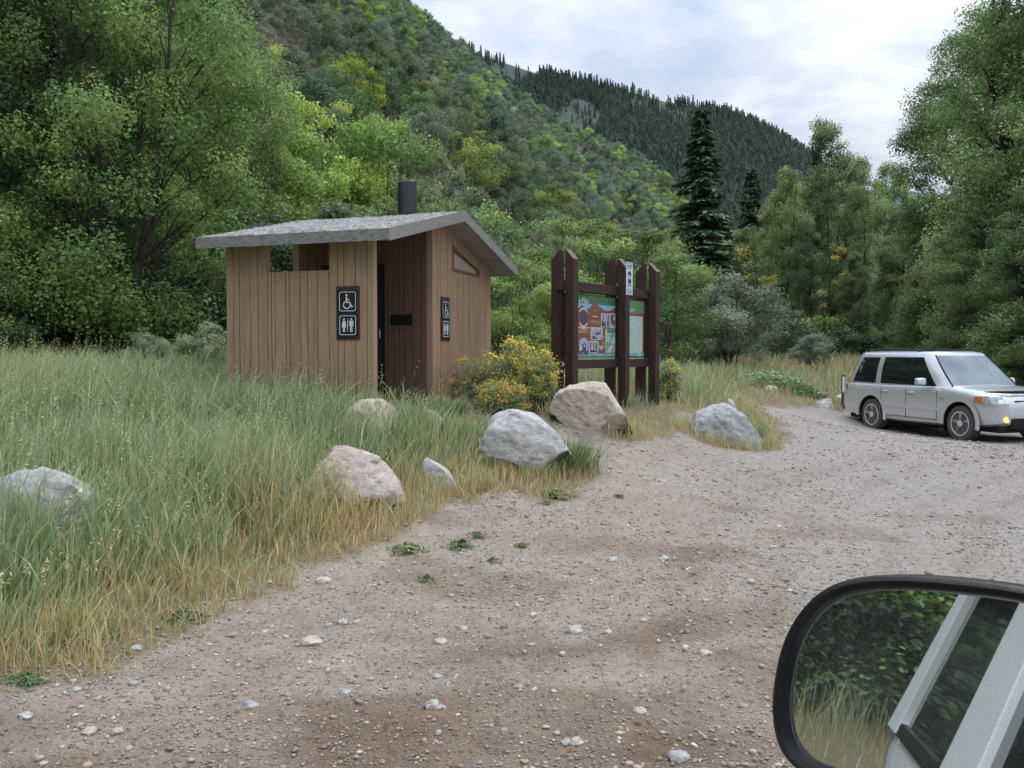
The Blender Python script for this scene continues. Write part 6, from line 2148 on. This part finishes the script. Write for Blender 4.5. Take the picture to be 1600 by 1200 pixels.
def weed(px, py, wpx, label, seed, group='broad-leaved weeds at the verge'):
    rg = np.random.default_rng(seed)
    x, y = ghit(px, py); W_ = wpx / F * y / 2
    n = 150
    a = rg.uniform(0, 6.28, n); r = W_ * rg.uniform(0, 1, n) ** .8 * (.6 + .5 * np.sin(a * 3 + seed) * np.sin(a * 2 + seed * 2) + .3 * rg.uniform(0, 1, n))
    P = np.stack([r * np.cos(a), r * np.sin(a) * .8, W_ * .35 * rg.uniform(.1, 1, n) * (1.1 - r / W_)], 1)
    P[:, 2] += gz(P[:, 0] + x, P[:, 1] + y) - gz1(x, y)
    Nd = np.stack([np.cos(a) * .6, np.sin(a) * .6, np.ones(n)], 1) + rg.normal(size=(n, 3)) * .4
    V, F_, C = leaf_quads(P, Nd, np.clip(W_ * .28, .02, .06) * rg.uniform(.6, 1.3, n), pick([(.07, .115, .045), (.095, .15, .055), (.12, .17, .075), (.055, .09, .04)], n, rg), rg, .45)
    o = link('weed', npmesh('weed', V, [F_], M['shrub_leaf'], C), loc=(x, y, sf1(x, y) + .01)); tag(o, label, 'weed', group)


for k, (px, py, w, lab) in enumerate([(288, 972, 78, 'low leafy green weed at the front of the dry grass'), (40, 1066, 80, 'leafy weed at the bottom left corner of the grass'), (178, 995, 50, 'small weed left of the low leafy one at the grass front'), (870, 778, 62, 'low green weed below the large grey boulder'), (968, 778, 22, 'tiny green sprig alone on the gravel right of the boulder'), (640, 868, 70, 'sprawling weed at the edge of the drive below the pink boulder'),
                                       (722, 858, 60, 'thin weed on the bare gravel left of centre'), (668, 908, 44, 'sparse weed lower on the gravel'), (770, 880, 34, 'sparse weed right of the thin one on the gravel'), (745, 840, 40, 'sparse weed above the thin one on the gravel'), (815, 855, 30, 'sparse weed at the right of the weedy gravel patch'), (855, 790, 24, 'small sprig at the grass tip below the grey boulder')]):
    weed(px, py, w, lab, 400 + k)

# white-flowered plants on the verge beyond the drive
rgf = np.random.default_rng(77)


def leafy_bank():
    n = 2600
    X = rgf.uniform(6.2, 8.3, n); Y = 22.6 + rgf.uniform(-.5, .9, n); Hh = .42 * np.sin(np.clip((X - 6.2) / 2.1, 0, 1) * 3.14) ** .5
    Z = gz(X, Y) + Hh * rgf.uniform(0, 1, n)
    x0, y0 = 7.2, 22.6; z0 = gz1(x0, y0)
    V, F_, C = leaf_quads(np.stack([X - x0, Y - y0, Z - z0], 1), np.array([0, -.3, 1]) + rgf.normal(size=(n, 3)) * .5, rgf.uniform(.06, .13, n), pick([(.065, .11, .045), (.085, .135, .055), (.11, .16, .075)], n, rgf), rgf, .6)
    r_ = empty('flowering_plant', (x0, y0, z0)); tag(r_, 'leafy green bank of weeds dotted with tiny white flowers beside the marker post', 'plant')
    link('foliage', npmesh('foliage', V, [F_], M['shrub_leaf'], C), r_)
    k = rgf.choice(n, 40)
    V, F_, C = leaf_quads(np.stack([X - x0, Y - y0 - .1, Z - z0 + .05], 1)[k], rgf.normal(size=(40, 3)), np.full(40, .05), np.full((40, 3), .7), rgf, .9)
    link('flowers', npmesh('flowers', V, [F_], M['shrub_leaf'], C), r_)


leafy_bank()


def rabbitbrush(px, py, Y, ytop, wpx, label, seed, flower=.5, twig=False):
    rg = np.random.default_rng(seed)
    x, y = pt(px, Y); z = gz1(x, y)
    H = (ZC + (HZ - ytop) / F * Y) - z; W_ = wpx / F * Y / 2
    r_ = empty('flowering_bush', (x, y, z)); tag(r_, label, 'bush', 'yellow-flowering bushes between the toilet and the kiosk')
    mb = MB(); tips = []
    for k in range(150):
        a = rg.uniform(0, 6.28); q = math.sqrt(rg.uniform(0, 1))
        e = np.array([math.cos(a) * W_ * q, math.sin(a) * W_ * .75 * q, H * rg.uniform(.35, 1.15) * (1 - .25 * q * q)])
        m_ = e * np.array([.45, .45, .6]) + rg.normal(size=3) * .03
        mb.tube([tuple(np.array([math.cos(a), math.sin(a), 0]) * .05 * q), tuple(m_), tuple(e)], [.006, .004, .002], 3, cap=False)
        tips.append((m_, e))
    mb.build('stems', M['twig'] if twig else BK, r_)
    tips = np.array(tips)
    n = 9000 if not twig else 4500
    k = rg.integers(0, len(tips), n); t = rg.uniform(.15, 1.0, n)[:, None]
    P = tips[k, 0] * (1 - t) + tips[k, 1] * t + rg.normal(size=(n, 3)) * .035
    V, F_, C = leaf_quads(P, rg.normal(size=(n, 3)) + np.array([0, 0, .3]), rg.uniform(.03, .06, n), pick([(.14, .19, .09), (.18, .23, .12), (.10, .15, .07), (.22, .26, .15)], n, rg), rg, .25)
    link('foliage', npmesh('foliage', V, [F_], M['shrub_leaf'], C), r_)
    fl = np.nonzero((rg.uniform(0, 1, len(tips)) < flower))[0]
    n = 34 * len(fl); k = fl[rg.integers(0, len(fl), n)]
    P = tips[k, 1] + rg.normal(size=(n, 3)) * np.array([.045, .045, .03])
    V, F_, C = leaf_quads(P, rg.normal(size=(n, 3)) + np.array([0, 0, .8]), rg.uniform(.016, .034, n), pick([(.58, .45, .035), (.50, .37, .03), (.64, .52, .06), (.36, .31, .06)], n, rg), rg, .9)
    link('flowers', npmesh('flowers', V, [F_], M['shrub_leaf'], C), r_)


rabbitbrush(748, 650, 12.9, 556, 92, 'twiggy bush with few yellow flowers against the toilet side wall', 1, .22, True)
rabbitbrush(808, 650, 13.1, 540, 100, 'tall bush thick with yellow flowers left of the kiosk', 2, .5)
rabbitbrush(842, 655, 12.5, 556, 64, 'yellow-flowered bush touching the left kiosk posts', 3, .5)
rabbitbrush(785, 662, 12.2, 600, 80, 'low front bush with orange-yellow flower heads behind the large grey boulder', 4, .4)
rabbitbrush(1046, 625, 16.0, 570, 44, 'small bush with yellow flowers right of the kiosk', 5, .2)
# pale sage bush at the left corner of the toilet
for px, Y, ytop, k, lab in [(330, 14.0, 512, 0, 'pale grey-green bush at the left corner of the toilet building'), (235, 16, 525, 1, 'pale grass-like bush farther left of the toilet building')]:
    x, y = pt(px, Y)
    plant('shrub', oli[k], x, y, hz_(px, ytop, Y, 3.4), px * .3, lab, 'shrub', None, (.95, 1.0, .8), 1.2, SM)

# ------------------------------------------------------------------ sky, sun, camera
w = bpy.data.worlds.new('World'); SC.world = w; w.use_nodes = True
nt = w.node_tree; bg = nt.nodes['Background']
SUN_EL, SUN_AZ = math.radians(58), math.radians(38)  # azimuth clockwise from +Y
sky = N(nt, 'ShaderNodeTexSky', sky_type='NISHITA'); sky.sun_disc = False; sky.sun_elevation = SUN_EL; sky.sun_rotation = SUN_AZ
sky.air_density = 1.0; sky.dust_density = 2.5
tc = N(nt, 'ShaderNodeTexCoord')
sp = N(nt, 'ShaderNodeSeparateXYZ'); L(nt, tc.outputs['Generated'], sp.inputs[0])
mxz = N(nt, 'ShaderNodeMath', operation='MAXIMUM'); L(nt, sp.outputs[2], mxz.inputs[0]); mxz.inputs[1].default_value = .0
adz = N(nt, 'ShaderNodeMath', operation='ADD'); L(nt, mxz.outputs[0], adz.inputs[0]); adz.inputs[1].default_value = .16
dx = N(nt, 'ShaderNodeMath', operation='DIVIDE'); L(nt, sp.outputs[0], dx.inputs[0]); L(nt, adz.outputs[0], dx.inputs[1])
dy = N(nt, 'ShaderNodeMath', operation='DIVIDE'); L(nt, sp.outputs[1], dy.inputs[0]); L(nt, adz.outputs[0], dy.inputs[1])
cxy = N(nt, 'ShaderNodeCombineXYZ'); L(nt, dx.outputs[0], cxy.inputs[0]); L(nt, dy.outputs[0], cxy.inputs[1])
n1 = noise(nt, cxy.outputs[0], 1.9, 7, .58)
n2 = noise(nt, cxy.outputs[0], .55, 4, .5)
am = N(nt, 'ShaderNodeMath', operation='MULTIPLY_ADD'); L(nt, n1, am.inputs[0]); am.inputs[1].default_value = .6
m2 = N(nt, 'ShaderNodeMath', operation='MULTIPLY'); L(nt, n2, m2.inputs[0]); m2.inputs[1].default_value = .4; L(nt, m2.outputs[0], am.inputs[2])
cloud = ramp(nt, am.outputs[0], [(.37, (3.3, 4.2, 5.9)), (.45, (4.7, 5.5, 6.8)), (.51, (5.9, 6.5, 7.5)), (.57, (7.6, 8.0, 8.5)), (.64, (9.0, 9.1, 9.2))])
mixc = mix(nt, .90, sky.outputs[0], cloud)
# brighter towards the zenith, as under a cloud deck
mz_ = N(nt, 'ShaderNodeMath', operation='MULTIPLY_ADD'); L(nt, mxz.outputs[0], mz_.inputs[0]); mz_.inputs[1].default_value = .3; mz_.inputs[2].default_value = 1.03
zz_ = N(nt, 'ShaderNodeMath', operation='MULTIPLY'); L(nt, mxz.outputs[0], zz_.inputs[0]); L(nt, mxz.outputs[0], zz_.inputs[1])
za_ = N(nt, 'ShaderNodeMath', operation='MULTIPLY_ADD'); L(nt, zz_.outputs[0], za_.inputs[0]); za_.inputs[1].default_value = 2.2; L(nt, mz_.outputs[0], za_.inputs[2]); mz_ = za_
sc_ = N(nt, 'ShaderNodeVectorMath', operation='SCALE'); L(nt, mixc, sc_.inputs[0]); L(nt, mz_.outputs[0], sc_.inputs['Scale'])
L(nt, sc_.outputs[0], bg.inputs[0]); bg.inputs[1].default_value = .1
sd = bpy.data.lights.new('sun', 'SUN'); sd.energy = 1.5; sd.angle = math.radians(20); sd.color = (1, .965, .91)
so = bpy.data.objects.new('sun', sd); COL.objects.link(so)
dv = Vector((math.sin(SUN_AZ) * math.cos(SUN_EL), math.cos(SUN_AZ) * math.cos(SUN_EL), math.sin(SUN_EL)))
so.rotation_euler = dv.to_track_quat('Z', 'Y').to_euler()
so.location = (0, 0, 30)

cd = bpy.data.cameras.new('camera'); cam = bpy.data.objects.new('camera', cd); COL.objects.link(cam)
cd.sensor_width = 36; cd.lens = F / 1600 * 36; cd.clip_start = .02; cd.clip_end = 3000
cam.location = (0, 0, ZC); cam.rotation_euler = (math.pi / 2 - TH, 0, 0)
SC.camera = cam
SC.render.engine = 'CYCLES'
SC.view_settings.view_transform = 'Standard'; SC.view_settings.look = 'None'; SC.view_settings.exposure = 0; SC.view_settings.gamma = 1
cy = SC.cycles
cy.use_denoising = True
try: cy.denoiser = 'OPENIMAGEDENOISE'
except Exception: pass
cy.max_bounces = 5; cy.diffuse_bounces = 2; cy.glossy_bounces = 3; cy.transmission_bounces = 3; cy.transparent_max_bounces = 4
cy.use_adaptive_sampling = True; cy.adaptive_threshold = .03
cy.sample_clamp_indirect = 6
